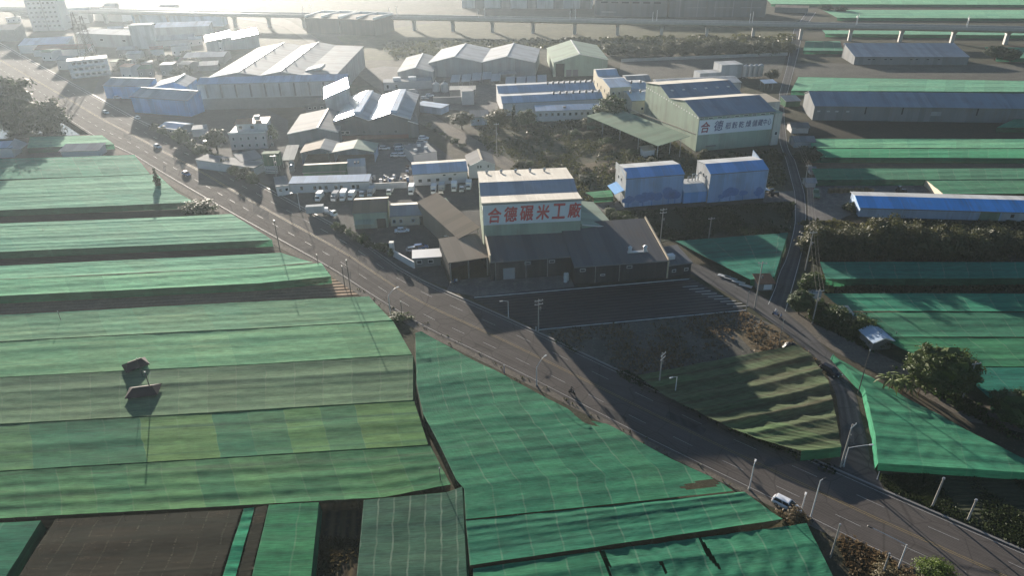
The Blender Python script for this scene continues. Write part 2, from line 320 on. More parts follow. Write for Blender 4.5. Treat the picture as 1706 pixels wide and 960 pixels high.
leafmat('leaf_bright', (0.05, 0.09, 0.012), (0.14, 0.19, 0.03)); leafmat('leaf_dry', (0.1, 0.075, 0.035), (0.19, 0.15, 0.08)); leafmat('leaf_banana', (0.045, 0.08, 0.02), (0.12, 0.16, 0.05))
def watermat():
    t = NT('pond_water'); t.b.inputs['Base Color'].default_value = (0.06, 0.075, 0.07, 1); t.b.inputs['Roughness'].default_value = 0.06; t.bump(t.noise(t.pos(), 0.8, 3), 0.06, 0.1)
watermat()
# ---------------------------------------------------------------- builders
class Hall: pass
def hall(name, label, cat, FL, FR, z, prof, axis='x', depth=None, wall='metal_pale', roof='metal_white', walls='FBLR', ov=0.3, th=0.14,
         group=None, posts=(), base=0.0, caps=(), cap_mat='trim_white', wall_mats=None, eave_trim=True):
    """A building on the rectangle FL-FR x depth; prof lists (distance or photo point, height) across the roof. axis 'x': ridges run along the
    front; 'y': ridges run away from the viewer."""
    b = Hall(); O = G(FL, z); R = G(FR, z); O.z = R.z = 0
    d = R - O; b.W = d.length; b.ang = math.atan2(d.y, d.x); b.O = O; ex = d.normalized(); ey = Vector((-ex.y, ex.x, 0))
    def L(p, zz): q = G(p, zz) - O; return q.dot(ex), q.dot(ey)
    b.L = L
    def W3(x, y, zz): q = O + ex * x + ey * y; return Vector((q.x, q.y, zz))
    b.W3 = W3
    P = []
    for t, zz in prof:
        if isinstance(t, tuple): t = L(t, zz)[1 if axis == 'x' else 0]
        P.append((t, zz))
    b.P = P
    if depth is not None and isinstance(depth, tuple): depth = L(depth[0], depth[1])[1]
    E = b.W if axis == 'x' else depth
    b.D = P[-1][0] if axis == 'x' else depth
    b.E = E; b.axis = axis
    root = thing(name, label, cat, O, b.ang, group); b.root = root
    X = (lambda e, t, zz: (e, t, zz)) if axis == 'x' else (lambda e, t, zz: (t, e, zz))
    ends = ('L', 'R') if axis == 'x' else ('F', 'B'); sides = ('F', 'B') if axis == 'x' else ('L', 'R')
    w = MB(); wm = [wall] + ([m for m in (wall_mats or {}).values()]); wi = {k: i + 1 for i, k in enumerate((wall_mats or {}))}
    for k, e in zip(ends, (0.0, E)):
        if k not in walls: continue
        for (t0, z0), (t1, z1) in zip(P[:-1], P[1:]):
            if abs(t1 - t0) < 0.02: continue
            w.face([X(e, t0, base), X(e, t1, base), X(e, t1, z1 - 0.03), X(e, t0, z0 - 0.03)], [(t0, base), (t1, base), (t1, z1), (t0, z0)], wi.get(k, 0))
    for k, (t, zz) in zip(sides, (P[0], P[-1])):
        if k in walls: w.face([X(0, t, base), X(E, t, base), X(E, t, zz - 0.03), X(0, t, zz - 0.03)], [(0, base), (E, base), (E, zz), (0, zz)], wi.get(k, 0))
    for (t0, z0), (t1, z1) in zip(P[:-1], P[1:]):
        if abs(t1 - t0) < 0.02: w.face([X(0, t0, z0), X(E, t0, z0), X(E, t0, z1), X(0, t0, z1)], [(0, z0), (E, z0), (E, z1), (0, z1)], 0)
    if w.f: w.build('wall', wm, root)
    r = MB(); rm = roof if isinstance(roof, list) else [roof]; segs = [s for s in zip(P[:-1], P[1:]) if abs(s[1][0] - s[0][0]) > 0.02]  # a list gives each slope its metal; sunlit slopes usually the paler
    for i, ((t0, z0), (t1, z1)) in enumerate(segs):
        s = (z1 - z0) / (t1 - t0); a0, a1, c0, c1 = t0, t1, z0, z1
        if i == 0: a0 -= ov; c0 -= ov * s
        if i == len(segs) - 1: a1 += ov; c1 += ov * s
        ln = math.hypot(a1 - a0, c1 - c0)
        A = [X(-ov, a0, c0), X(E + ov, a0, c0), X(E + ov, a1, c1), X(-ov, a1, c1)]
        B = [(p[0], p[1], p[2] + th) for p in A]; mi = min(i, len(rm) - 1)
        r.face(B, [(-ov, 0), (E + ov, 0), (E + ov, ln), (-ov, ln)], mi); r.face(A[::-1], None, mi)
        for k in range(4):
            if (k == 0 and i > 0 and axis == 'x' and False): continue
            q = (k + 1) % 4; r.face([A[k], A[q], B[q], B[k]], [(0, 0), (1, 0), (1, .1), (0, .1)], mi)
    r.build('roof', rm, root)
    if axis == 'x' and 'F' in walls and b.W > 5 and ov > .1:
        m = MB(); t0, z0 = P[0]; m.box(-ov, E + ov, t0 - ov - .2, t0 - ov - .01, z0 - .12, z0 + .05); m.build('gutter', 'concrete_dark', root)
    if axis == 'y' and 'F' in walls:
        m = MB()
        for (t0, z0), (t1, z1) in segs: m.hexa([(t0, -ov - .08, z0 - .12), (t1, -ov - .08, z1 - .12), (t1, -ov - .01, z1 - .12), (t0, -ov - .01, z0 - .12), (t0, -ov - .08, z0 + th + .05), (t1, -ov - .08, z1 + th + .05), (t1, -ov - .01, z1 + th + .05), (t0, -ov - .01, z0 + th + .05)])
        m.build('verge_trim', 'trim_white', root)
    for ci in caps:
        t, zz = P[ci]; m = MB(); m.box(*([-ov, E + ov, t - 0.35, t + 0.35] if axis == 'x' else [t - 0.35, t + 0.35, -ov, E + ov]), zz + th - 0.02, zz + th + 0.16)
        m.build('ridge_cap', cap_mat, root)
    for (px_, py_) in posts:
        zz = P[0][1] if False else _zat(P, py_ if axis == 'x' else px_)
        m = MB(); m.tube((px_, py_, 0), (px_, py_, zz - 0.02), 0.14, n=6); m.build('post', 'steel', root)
    return b

def _zat(P, t):
    for (t0, z0), (t1, z1) in zip(P[:-1], P[1:]):
        if t0 - 1e-6 <= t <= t1 + 1e-6 and t1 > t0: return z0 + (z1 - z0) * (t - t0) / (t1 - t0)
    return P[0][1] if t < P[0][0] else P[-1][1]

def on_face(b, face, u0, u1, z0, z1, out, thick, m, mi=0):
    """Box on a wall: u along the wall, out = gap from the wall."""
    if face == 'F': m.box(u0, u1, -out - thick, -out, z0, z1, mi)
    elif face == 'L': m.box(-out - thick, -out, u0, u1, z0, z1, mi)
    elif face == 'R': m.box(b.W + out, b.W + out + thick, u0, u1, z0, z1, mi)
def windows(b, face, us, z, w, h, frame='trim_white', glass='glass_dark', name='window'):
    for u in us:
        m = MB(); on_face(b, face, u - w / 2, u + w / 2, z, z + h, 0.004, 0.05, m)
        f = m.build(name, frame, b.root)
        m = MB(); on_face(b, face, u - w / 2 + 0.12, u + w / 2 - 0.12, z + 0.12, z + h - 0.12, 0.058, 0.02, m); m.build('pane', glass, f)
def panel(b, face, name, u0, u1, z0, z1, mat, out=0.004, thick=0.06):
    m = MB(); on_face(b, face, u0, u1, z0, z1, out, thick, m); return m.build(name, mat, b.root)
def lin(a, b_, n): return [a + (b_ - a) * i / (n - 1) for i in range(n)] if n > 1 else [a]
def roof_vents(b, t, n, size=0.45, mat='steel', e0=0.06, e1=0.94, hood=True):
    for e in lin(b.E * e0, b.E * e1, n):
        zz = _zat(b.P, t) + 0.14; m = MB(); x, y = (e, t) if b.axis == 'x' else (t, e)
        m.tube((x, y, zz - 0.12), (x, y, zz + size), size * 0.45, n=8); m.tube((x, y, zz + size), (x, y, zz + size * 1.6), size * 0.8, size * 0.35, n=8)
        m.build('roof_vent', mat, b.root)

def lettering(parent, chars, z0, cells, y, mat, bold=0.02, shear=0.0, name='lettering'):
    """chars[i] filled into cells[i] = (x0, x1, height) standing from z0 on the plane y (local to the parent)."""
    m = MB()
    for ch, (x0, x1, zb, h) in zip(chars, cells):
        cu = bpy.data.curves.new('t', 'FONT'); cu.body = ch; cu.size = 1; cu.shear = shear; cu.resolution_u = 3
        ob = bpy.data.objects.new('t', cu); COL.objects.link(ob); bpy.context.view_layer.update()
        me = bpy.data.meshes.new_from_object(ob.evaluated_get(bpy.context.evaluated_depsgraph_get()))
        vs = [v.co.copy() for v in me.vertices]
        if vs:
            lo = Vector((min(v.x for v in vs), min(v.y for v in vs), 0)); hi = Vector((max(v.x for v in vs), max(v.y for v in vs), 0))
            sx, sz = (x1 - x0) / max(hi.x - lo.x, 0.01), h / max(hi.y - lo.y, 0.01)
            for q, (dx, dz) in enumerate(((0, 0), (bold, bold * .5), (-bold, -bold * .5), (bold * .4, -bold), (-bold * .4, bold))):
                for p in me.polygons:
                    m.face([(x0 + (vs[i].x - lo.x) * sx + dx * (x1 - x0), y - .002 * q, zb + (vs[i].y - lo.y) * sz + dz * h) for i in p.vertices], None, 0)
        bpy.data.objects.remove(ob); bpy.data.curves.remove(cu); bpy.data.meshes.remove(me)
    return m.build(name, mat, parent)

def structure(name, mat, pts, z=0.02, kind='structure', along=None):
    """A flat sheet of ground. pts: photo points. UV in metres, u along the sheet's first edge."""
    w = [G(p, z) for p in pts]; o = w[0]; d = ((w[1] - w[0]) if along is None else Vector((along[0], along[1], 0))).normalized(); n = Vector((-d.y, d.x, 0))
    m = MB(); m.face([tuple(p) for p in w], [((p - o).dot(d), (p - o).dot(n)) for p in w])
    return tag(m.build(name, mat), kind=kind)

def resample(pts, n):
    L = [0.0]
    for a, b_ in zip(pts[:-1], pts[1:]): L.append(L[-1] + (b_ - a).length)
    out = []; k = 0
    for i in range(n):
        s = L[-1] * i / (n - 1)
        while k < len(pts) - 2 and L[k + 1] < s: k += 1
        t = (s - L[k]) / max(L[k + 1] - L[k], 1e-6); out.append(pts[k].lerp(pts[k + 1], min(max(t, 0), 1)))
    return out

NETN = [0]
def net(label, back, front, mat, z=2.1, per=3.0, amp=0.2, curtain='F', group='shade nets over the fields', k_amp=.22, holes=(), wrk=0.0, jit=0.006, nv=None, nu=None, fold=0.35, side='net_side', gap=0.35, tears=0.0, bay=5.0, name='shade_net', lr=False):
    amp *= k_amp; NETN[0] += 1; R = rnd(NETN[0] * 77 + 5)
    A0 = [G(p, z) for p in back]; B0 = [G(p, z) for p in front]
    if lr:      # back is then the left edge, front the right edge, both running away from the viewer
        wl_ = max((x - A0[0]).length for x in B0); dep = sum((q - p).length for p, q in zip(A0[:-1], A0[1:]))
    else:
        wl_ = ((A0[-1] - A0[0]).length + (B0[-1] - B0[0]).length) / 2
    nu = nu or int(min(210, max(24, wl_ / 1.2)))
    if not lr:
        Bk, Fr = resample(A0, nu), resample(B0, nu); dep = sum((Bk[i] - Fr[i]).length for i in range(nu)) / nu
    rows = max(1, round(dep / per)); nv = nv or min(130, rows * 7 + 1)
    if lr: Ls, Rs = resample(A0, nv), resample(B0, nv)
    def pf(i, j):
        t = j / (nv - 1)
        if lr: return Ls[j].lerp(Rs[j], i / (nu - 1))
        a, b_ = Fr[i], Bk[i]; g = min(gap / max((b_ - a).length, 0.5), 0.2); return a.lerp(b_, g + t * (1 - g))
    org = pf(nu // 2, nv // 2); org.z = 0
    if not lr:
        u0 = [0.0]
        for i in range(1, nu): u0.append(u0[-1] + ((Fr[i] - Fr[i - 1]).length + (Bk[i] - Bk[i - 1]).length) / 2)
    ph = [R.uniform(0, 6.28) for _ in range(8)]; ra = [R.uniform(0.4, 1.3) for _ in range(rows + 2)]; rz = [R.uniform(-0.09, 0.09) for _ in range(rows + 2)]
    P, UV = [], []
    for j in range(nv):
        t = j / (nv - 1); row, uvr = [], []
        for i in range(nu):
            p = pf(i, j); U = (Rs[j] - Ls[j]).length * i / (nu - 1) if lr else u0[i]
            tt = t + jit * math.sin(U * 0.11 + ph[0]) + 0.004 * math.sin(U * 0.31 + ph[1])
            k = min(max(int(tt * rows), 0), rows - 1); fr_ = tt * rows - k
            if wrk: sagw = wrk * (math.sin(U * 1.9 + 2.2 * math.sin(t * dep * .7) + ph[5]) + .7 * math.sin(U * 3.7 + t * dep * 1.3 + ph[6]))
            else: sagw = 0.0
            sag = math.sin(math.pi * min(max(fr_, 0), 1) ** 1.25) * ra[k]
            lon = abs(math.sin(math.pi * U / bay))
            amp_ = amp; zz = z + rz[k] * (1 - fr_) + rz[k + 1] * fr_ - amp * sag * (0.55 + 0.45 * lon) - fold * amp * lon * 0.5 + sagw
            zz += R.uniform(-.012, .012); zz += 0.025 * math.sin(U * 0.7 + ph[2] + t * 9) * math.sin(t * dep * 0.8 + ph[3]) + 0.03 * math.sin(U * 0.13 + ph[4] - t * 13)
            row.append((p.x - org.x, p.y - org.y, zz)); uvr.append((U, t * dep))
        P.append(row); UV.append(uvr)
    m = MB(); m.grid(P, UV)
    if holes:
        HP = [[G(q, z) for q in h] for h in holes]
        def inh(x, y):
            for W_ in HP:
                r = False; j = len(W_) - 1
                for i in range(len(W_)):
                    if (W_[i].y > y) != (W_[j].y > y) and x < (W_[j].x - W_[i].x) * (y - W_[i].y) / (W_[j].y - W_[i].y) + W_[i].x: r = not r
                    j = i
                if r: return True
            return False
        keep = [i for i, f in enumerate(m.f) if not inh(sum(m.v[k][0] for k in f) / 4 + org.x, sum(m.v[k][1] for k in f) / 4 + org.y)]
        m.f = [m.f[i] for i in keep]; m.uv = [m.uv[i] for i in keep]; m.m = [m.m[i] for i in keep]
    o = m.build(name, mat, loc=org, smooth=True); tag(o, label, 'shade net', group)
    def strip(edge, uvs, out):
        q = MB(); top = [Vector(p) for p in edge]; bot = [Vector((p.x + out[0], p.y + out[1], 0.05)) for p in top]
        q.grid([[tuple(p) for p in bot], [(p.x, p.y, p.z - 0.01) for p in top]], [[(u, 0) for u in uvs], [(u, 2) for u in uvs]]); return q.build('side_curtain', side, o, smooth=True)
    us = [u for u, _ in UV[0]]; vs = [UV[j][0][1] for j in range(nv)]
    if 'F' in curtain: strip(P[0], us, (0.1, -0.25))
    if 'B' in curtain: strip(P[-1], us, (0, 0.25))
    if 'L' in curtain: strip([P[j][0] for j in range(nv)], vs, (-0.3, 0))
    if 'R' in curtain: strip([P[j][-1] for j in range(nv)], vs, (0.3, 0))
    o['edges'] = 0
    return o, P, org

# ---- trees
def crown_mesh(name, seed, n, K, mat, shape='round', leaf=0.07, core=0.62, spread=0.16):
    R = rnd(seed); m = MB()
    def surf():
        while True:
            d = Vector((R.gauss(0, 1), R.gauss(0, 1), R.gauss(0, 1)))
            if d.length > 0.01: d.normalize(); break
        r = R.uniform(0.62, 1.0)
        if shape == 'round': return Vector((d.x * r, d.y * r, d.z * r * (1.0 if d.z > 0 else 0.75)))
        if shape == 'cone': h = R.random() ** 1.5; a = R.uniform(0, 6.28); q = (1 - h) * R.uniform(0.5, 1); return Vector((math.cos(a) * q, math.sin(a) * q, h * 2 - 1))
        if shape == 'low': return Vector((d.x * r, d.y * r, abs(d.z) * r * 1.2 - 0.5))
        h = R.random(); a = R.uniform(0, 6.28); q = math.sqrt(1 - (h * 2 - 1) ** 2 * 0.8) * R.uniform(0.6, 1); return Vector((math.cos(a) * q, math.sin(a) * q, h * 2 - 1))
    C = [surf() * (1 + R.uniform(-0.14, 0.14)) for _ in range(K)]; S = [R.uniform(0.6, 1.35) * spread for _ in range(K)]
    for i in range(n):
        k = R.randrange(K); c = C[k]; s = S[k]
        p = c + Vector((R.gauss(0, s), R.gauss(0, s), R.gauss(0, s * 0.7)))
        nrm = (p.normalized() * 0.8 + Vector((R.gauss(0, .6), R.gauss(0, .6), R.gauss(0.35, .6)))).normalized()
        a = nrm.orthogonal().normalized(); a = Matrix.Rotation(R.uniform(0, 6.28), 3, nrm) @ a; b_ = nrm.cross(a); l = leaf * R.uniform(0.6, 1.35)
        m.face([p - a * l, p + b_ * l * 0.55, p + a * l, p - b_ * l * 0.55], [(0, 0)] * 4)
    if core:
        rings = []
        for i in range(7):
            th_ = math.pi * (i + 0.3) / 6.6; ring = []
            for j in range(10):
                f = 2 * math.pi * j / 10; q = core * (1 + 0.22 * math.sin(3 * f + i * 1.7 + seed)); zc = math.cos(th_)
                if shape == 'cone': w = (1 - (zc + 1) / 2) * 0.7; ring.append((math.cos(f) * w * q, math.sin(f) * w * q, zc * 0.9))
                elif shape == 'low': ring.append((math.cos(f) * math.sin(th_) * q, math.sin(f) * math.sin(th_) * q, zc * q * 0.7 - 0.3))
                else: ring.append((math.cos(f) * math.sin(th_) * q, math.sin(f) * math.sin(th_) * q, zc * q))
            rings.append(ring)
        m.loft(rings)
    return m.mesh(name, mat)
def trunk_mesh(name, seed, limbs=5):
    """Unit trunk: 1 high, the crown's middle at the top."""
    R = rnd(seed); m = MB(); m.tube((0, 0, -0.02), (0.02, 0.01, 0.5), 0.07, 0.05, 8); m.tube((0.02, 0.01, 0.48), (0.0, 0.0, 1.0), 0.05, 0.025, 7)
    for i in range(limbs):
        a = 2 * math.pi * i / limbs + R.uniform(-.4, .4); h = R.uniform(0.4, 0.65)
        m.tube((0.01, 0.0, h), (math.cos(a) * 0.3, math.sin(a) * 0.3, h + R.uniform(0.2, 0.4)), 0.032, 0.012, 6)
    return m.mesh(name, 'bark', smooth=True)
CROWN = {}
def crowns():
    CROWN['broad'] = [crown_mesh('crown', 11, 6000, 60, 'leaf_dark', 'round', 0.07, .76, .13), crown_mesh('crown', 12, 6000, 54, 'leaf_dark', 'round', 0.07, .76, .13)]
    CROWN['near'] = [crown_mesh('crown', 21, 20000, 150, 'leaf_green', 'round', 0.045, 0.86, 0.085)]
    CROWN['green'] = [crown_mesh('crown', 31, 4500, 44, 'leaf_green', 'round', 0.075, .7), crown_mesh('crown', 32, 4500, 40, 'leaf_green', 'round', 0.075, .7)]
    CROWN['olive'] = [crown_mesh('crown', 41, 5200, 46, 'leaf_olive', 'round', 0.06, .72, .13), crown_mesh('crown', 42, 5200, 42, 'leaf_olive', 'low', 0.06, .66, .13), crown_mesh('crown', 43, 5000, 44, 'leaf_olive', 'round', 0.06, .72, .13)]
    CROWN['bush'] = [crown_mesh('crown', 51, 1500, 22, 'leaf_dark', 'low', 0.1), crown_mesh('crown', 52, 1500, 20, 'leaf_green', 'low', 0.1)]
    CROWN['bright'] = [crown_mesh('crown', 61, 4000, 40, 'leaf_bright', 'low', 0.06)]
    CROWN['cone'] = [crown_mesh('crown', 71, 1800, 60, 'leaf_dark', 'cone', 0.09, 0.6, 0.08)]
    CROWN['dry'] = [crown_mesh('crown', 81, 1500, 24, 'leaf_dry', 'low', 0.09)]
    CROWN['trunk'] = [trunk_mesh('trunk', 5), trunk_mesh('trunk', 6, 4)]
crowns()
TN = [0]
def tree(label, base, h, r, kind, group=None, name='tree', cat='tree', ry=None, squash=1.0, z0=0.0, seed=None, full=False):
    """h: full height, r: crown radius; the crown's lower side reaches down the trunk."""
    TN[0] += 1; R = rnd(seed or TN[0] * 13); g = G(base, 0) if not isinstance(base, Vector) else base
    o = thing(name, label, cat, (g.x, g.y, z0), R.uniform(0, 6.28), group)
    low = full or kind in ('bush', 'bright', 'dry') or name in ('bush', 'hedge_bush')
    me = CROWN[kind][TN[0] % len(CROWN[kind])]
    c = bpy.data.objects.new('crown', me); COL.objects.link(c); c.parent = o
    rz = h / 2 if low else h * (0.5 if kind == 'cone' else 0.42) * squash
    c.scale = (r, ry or r, rz * (1.25 if low else 1.0)); c.location = (0, 0, h * 0.5 if low else h - rz)
    if not low or h > 3:
        t = bpy.data.objects.new('trunk', CROWN['trunk'][TN[0] % 2]); COL.objects.link(t); t.parent = o
        t.scale = (h * 0.62, h * 0.62, h * 0.55)
    return o
def banana(label, base, n, h, group=None, seed=3):
    R = rnd(seed); g = G(base); o = thing('banana_plant', label, 'plant', g, 0, group); m = MB(); st = MB()
    for i in range(n):
        bx, by = R.gauss(0, 1.3), R.gauss(0, 1.0); hh = h * R.uniform(0.6, 1.0); st.tube((bx, by, 0), (bx, by, hh * 0.6), 0.14, 0.08, 6)
        for k in range(8):
            a = R.uniform(0, 6.28); l = hh * R.uniform(0.5, 0.75); up = R.uniform(0.3, 1.0); d = Vector((math.cos(a), math.sin(a), 0)); s = Vector((-d.y, d.x, 0)); P0 = Vector((bx, by, hh * 0.58))
            prev = None
            for q in range(6):
                f = q / 5; p = P0 + d * l * f * (0.9) + Vector((0, 0, l * (up * f - 0.95 * f * f))); w = 0.26 * math.sin(math.pi * min(0.97, 0.12 + f * 0.85))
                cur = (p - s * w, p + Vector((0, 0, 0.05)), p + s * w)
                if prev:
                    m.face([prev[0], cur[0], cur[1], prev[1]]); m.face([prev[1], cur[1], cur[2], prev[2]])
                prev = cur
    m.build('leaves', 'leaf_banana', o); st.build('stem', 'leaf_dry', o); return o

# ---- poles and lamps
def top_h(base, ty):
    g = G(base); lo, hi = 0.0, 60.0
    for _ in range(40):
        mid = (lo + hi) / 2; dz = mid - CAMH; dep = g.y * cp - dz * sp; b_ = (-g.y * sp - dz * cp) / dep; a = g.x / dep
        v = -a * sr + b_ * cr
        if 480 + v * FPX > ty: lo = mid
        else: hi = mid
    return lo
POLETOP = {}
def utility_pole(label, base, ty, group='concrete utility poles', arms=2, mat='pole_concrete', rz=0.5, key=None, lean=(0, 0), r=0.17):
    g = G(base); h = top_h(base, ty); o = thing('utility_pole', label, 'utility pole', g, rz, group)
    T = lambda z_: (lean[0] * z_, lean[1] * z_, z_)
    m = MB(); m.tube((0, 0, -0.1), T(h), r, r * 0.62, 9); m.build('pole', mat, o, smooth=True)
    tops = []
    for k in range(arms):
        z_ = h - 0.35 - k * 0.9; x, y, _ = T(z_); m = MB(); m.box(x - 1.0, x + 1.0, y - r - 0.1, y - r, z_ - 0.06, z_ + 0.06)
        a = m.build('crossarm', 'galvanised', o)
        for s in (-0.85, 0.1, 0.85):
            m = MB(); m.tube((x + s, y - r - 0.05, z_ + 0.06), (x + s, y - r - 0.05, z_ + 0.3), 0.06, 0.04, 6); m.build('insulator', 'lamp_white', a)
            if k == 0: tops.append(Vector((g.x + math.cos(rz) * (x + s) - math.sin(rz) * (y - r), g.y + math.sin(rz) * (x + s) + math.cos(rz) * (y - r), z_ + 0.3)))
    if arms and h > 8:
        m = MB(); m.tube((r + 0.3, 0, h * 0.66), (r + 0.3, 0, h * 0.66 + 0.7), 0.2, n=8); m.box(r * 0.5, r + 0.3, -0.05, 0.05, h * 0.66 + 0.4, h * 0.66 + 0.5); m.build('transformer', 'concrete_dark', o)
    if key: POLETOP[key] = tops
    return o
def post(label, base, ty, mat='pole_dark', r=0.09, group='thin wooden and concrete posts', lean=(0, 0), name='post', cat='post', cap=True):
    g = G(base); h = top_h(base, ty) if ty < 1e4 else ty - 1e4; o = thing(name, label, cat, g, 0, group); m = MB(); m.tube((0, 0, -0.1), (lean[0] * h, lean[1] * h, h), r, r * 0.7, 8); m.build('pole', mat, o)
    m = MB(); m.tube((lean[0] * h, lean[1] * h, h - 0.25), (lean[0] * h, lean[1] * h, h + 0.05), r * 1.25, r * 1.1, 8); m.build('cap', 'galvanised', o); return o
def street_lamp(label, base, ty, adeg, arm=2.2, rise=0.9, mat='lamp_white', head='lamp_white', group='street lamps along the roads', rad=0.11):
    g = G(base); h = top_h(base, ty); o = thing('street_lamp', label, 'street lamp', g, math.radians(adeg), group)
    m = MB(); m.tube((0, 0, -0.05), (0, 0, h), rad, rad * 0.65, 8); m.build('pole', mat, o, smooth=True)
    m = MB(); m.tube((0, 0, 0), (0, 0, 0.35), rad * 2.2, rad * 1.7, 8); m.build('base', 'concrete', o)
    m = MB(); pr = Vector((0, 0, h - 0.1))
    for i in range(1, 7):
        f = i / 6; q = Vector((arm * f, 0, h - 0.1 + rise * math.sin(f * math.pi / 2))); m.tube(pr, q, 0.05, 0.045, 6); pr = q
    m.build('arm', mat, o)
    m = MB(); z_ = h - 0.1 + rise; m.hexa([(arm - 0.05, -0.12, z_ - 0.06), (arm + 0.7, -0.16, z_ - 0.06), (arm + 0.7, 0.16, z_ - 0.06), (arm - 0.05, 0.12, z_ - 0.06), (arm - 0.05, -0.1, z_ + 0.1), (arm + 0.6, -0.12, z_ + 0.06), (arm + 0.6, 0.12, z_ + 0.06), (arm - 0.05, 0.1, z_ + 0.1)])
    m.build('lamp_head', head, o); return o
def cable(label, a, b_, sag=0.6, r=0.014, group='power cables along the side lane'):
    m = MB(); pr = a
    for i in range(1, 13):
        f = i / 12; q = a.lerp(b_, f); q = Vector((q.x, q.y, q.z - sag * 4 * f * (1 - f))); m.tube(pr, q, r, n=4, cap=False); pr = q
    return tag(m.build('power_cable', 'cable'), label, 'cable', group)

# ---- vehicles (front towards +x)
def car(label, loc, rz, paint_='car_white', L=4.5, group='parked cars', kind='hatch', name='car', cat='car'):
    w = 0.88; o = thing(name, label, cat, loc, rz, group)
    def ring(x, hw, zb, zt, r=0.12): return [(x, -hw + r, zb), (x, hw - r, zb), (x, hw, zb + r), (x, hw, zt - r), (x, hw - r * 1.6, zt), (x, -hw + r * 1.6, zt), (x, -hw, zt - r), (x, -hw, zb + r)]
    h = L / 2; st = [(-h, .68, .38, .78), (-h + .12, .82, .26, .9), (-h + .7, w, .22, .95), (-.5, w, .2, .94), (.75, w, .2, .92), (1.35, w, .22, .86), (h - .25, .8, .26, .74), (h, .62, .36, .62)]
    m = MB(); m.loft([ring(*s) for s in st]); m.build('body', paint_, o, smooth=True)
    tail = -h + .25 if kind != 'sedan' else -h + .75; rf = (tail + .3, .35)
    g = MB(); rr = [[(tail, -.74, .9), (tail, .74, .9), (rf[0], .6, 1.42), (rf[0], -.6, 1.42)], [(1.15, -.74, .88), (1.15, .74, .88), (rf[1], .6, 1.44), (rf[1], -.6, 1.44)]]
    A = rr[0][:2] + rr[1][:2][::-1]; A = [rr[0][0], rr[1][0], rr[1][1], rr[0][1], rr[0][3], rr[1][3], rr[1][2], rr[0][2]]
    g.hexa(A); cb = g.build('windows', 'glass_dark', o)
    m = MB(); m.hexa([(rf[0] - .06, -.62, 1.40), (rf[1] + .05, -.62, 1.42), (rf[1] + .05, .62, 1.42), (rf[0] - .06, .62, 1.40), (rf[0], -.52, 1.48), (rf[1] - .1, -.52, 1.49), (rf[1] - .1, .52, 1.49), (rf[0], .52, 1.48)]); m.build('roof', paint_, o)
    p = MB()
    for s in (-1, 1):
        for (x0, x1) in ((tail, rf[0]), (1.15, rf[1]), ((tail + 1.15) / 2 - .05, (rf[0] + rf[1]) / 2)): p.tube((x0, s * .745, .9), (x1, s * .612, 1.42), .035, n=4)
    p.build('window_trim', paint_, o)
    for x in (-L * .3, L * .31):
        for s in (-1, 1):
            q = MB(); q.tube((x, s * (w - .16), .32), (x, s * (w + .02), .32), .32, n=12); t = q.build('wheel', 'rubber', o)
            q = MB(); q.tube((x, s * (w + .02), .32), (x, s * (w + .035), .32), .2, n=10); q.build('rim', 'galvanised', t)
    for s in (-1, 1):
        q = MB(); q.box(h - .14, h - .02, s * .55 - .16, s * .55 + .16, .56, .68); q.build('headlight', 'headlight', o)
        q = MB(); q.box(-h - .01, -h + .1, s * .6 - .1, s * .6 + .1, .6, .82); q.build('tail_light', 'car_red', o)
    return o
def truck(label, loc, rz, box='metal_white', cab='car_white', L=5.2, group='small box trucks parked in rows', name='box_truck', cat='truck', H=2.6, opn=False):
    o = thing(name, label, cat, loc, rz, group); h = L / 2; cl = 1.55
    m = MB(); m.hexa([(h - cl, -.82, .45), (h, -.8, .45), (h, .8, .45), (h - cl, .82, .45), (h - cl, -.76, 1.95), (h - .42, -.72, 1.95), (h - .42, .72, 1.95), (h - cl, .76, 1.95)]); m.build('cab', cab, o)
    m = MB(); m.hexa([(h - .33, -.7, 1.2), (h - .14, -.7, 1.2), (h - .14, .7, 1.2), (h - .33, .7, 1.2), (h - .5, -.66, 1.86), (h - .37, -.66, 1.86), (h - .37, .66, 1.86), (h - .5, .66, 1.86)]); m.build('windscreen', 'glass_dark', o)
    m = MB()
    if not opn: m.box(-h, h - cl - .1, -.92, .92, .75, H)
    else:
        m.box(-h, h - cl - .1, -.92, .92, .72, .85); m.box(-h, h - cl - .1, -.92, -.86, .85, 1.3); m.box(-h, h - cl - .1, .86, .92, .85, 1.3); m.box(-h, -h + .06, -.86, .86, .85, 1.3)
    m.build('cargo_bed' if opn else 'cargo_box', box, o)
    m = MB(); m.box(-h + .1, h - .2, -.4, .4, .42, .72); m.build('chassis', 'rubber', o)
    for x in (-h + 1.0, h - .8):
        for s in (-1, 1):
            q = MB(); q.tube((x, s * .62, .34), (x, s * .86, .34), .34, n=10); t = q.build('wheel', 'rubber', o)
            q = MB(); q.tube((x, s * .86, .34), (x, s * .88, .34), .18, n=8); q.build('rim', 'galvanised', t)
    for s in (-1, 1):
        q = MB(); q.box(h - .03, h + .02, s * .58 - .14, s * .58 + .14, .62, .78); q.build('headlight', 'headlight', o)
    return o
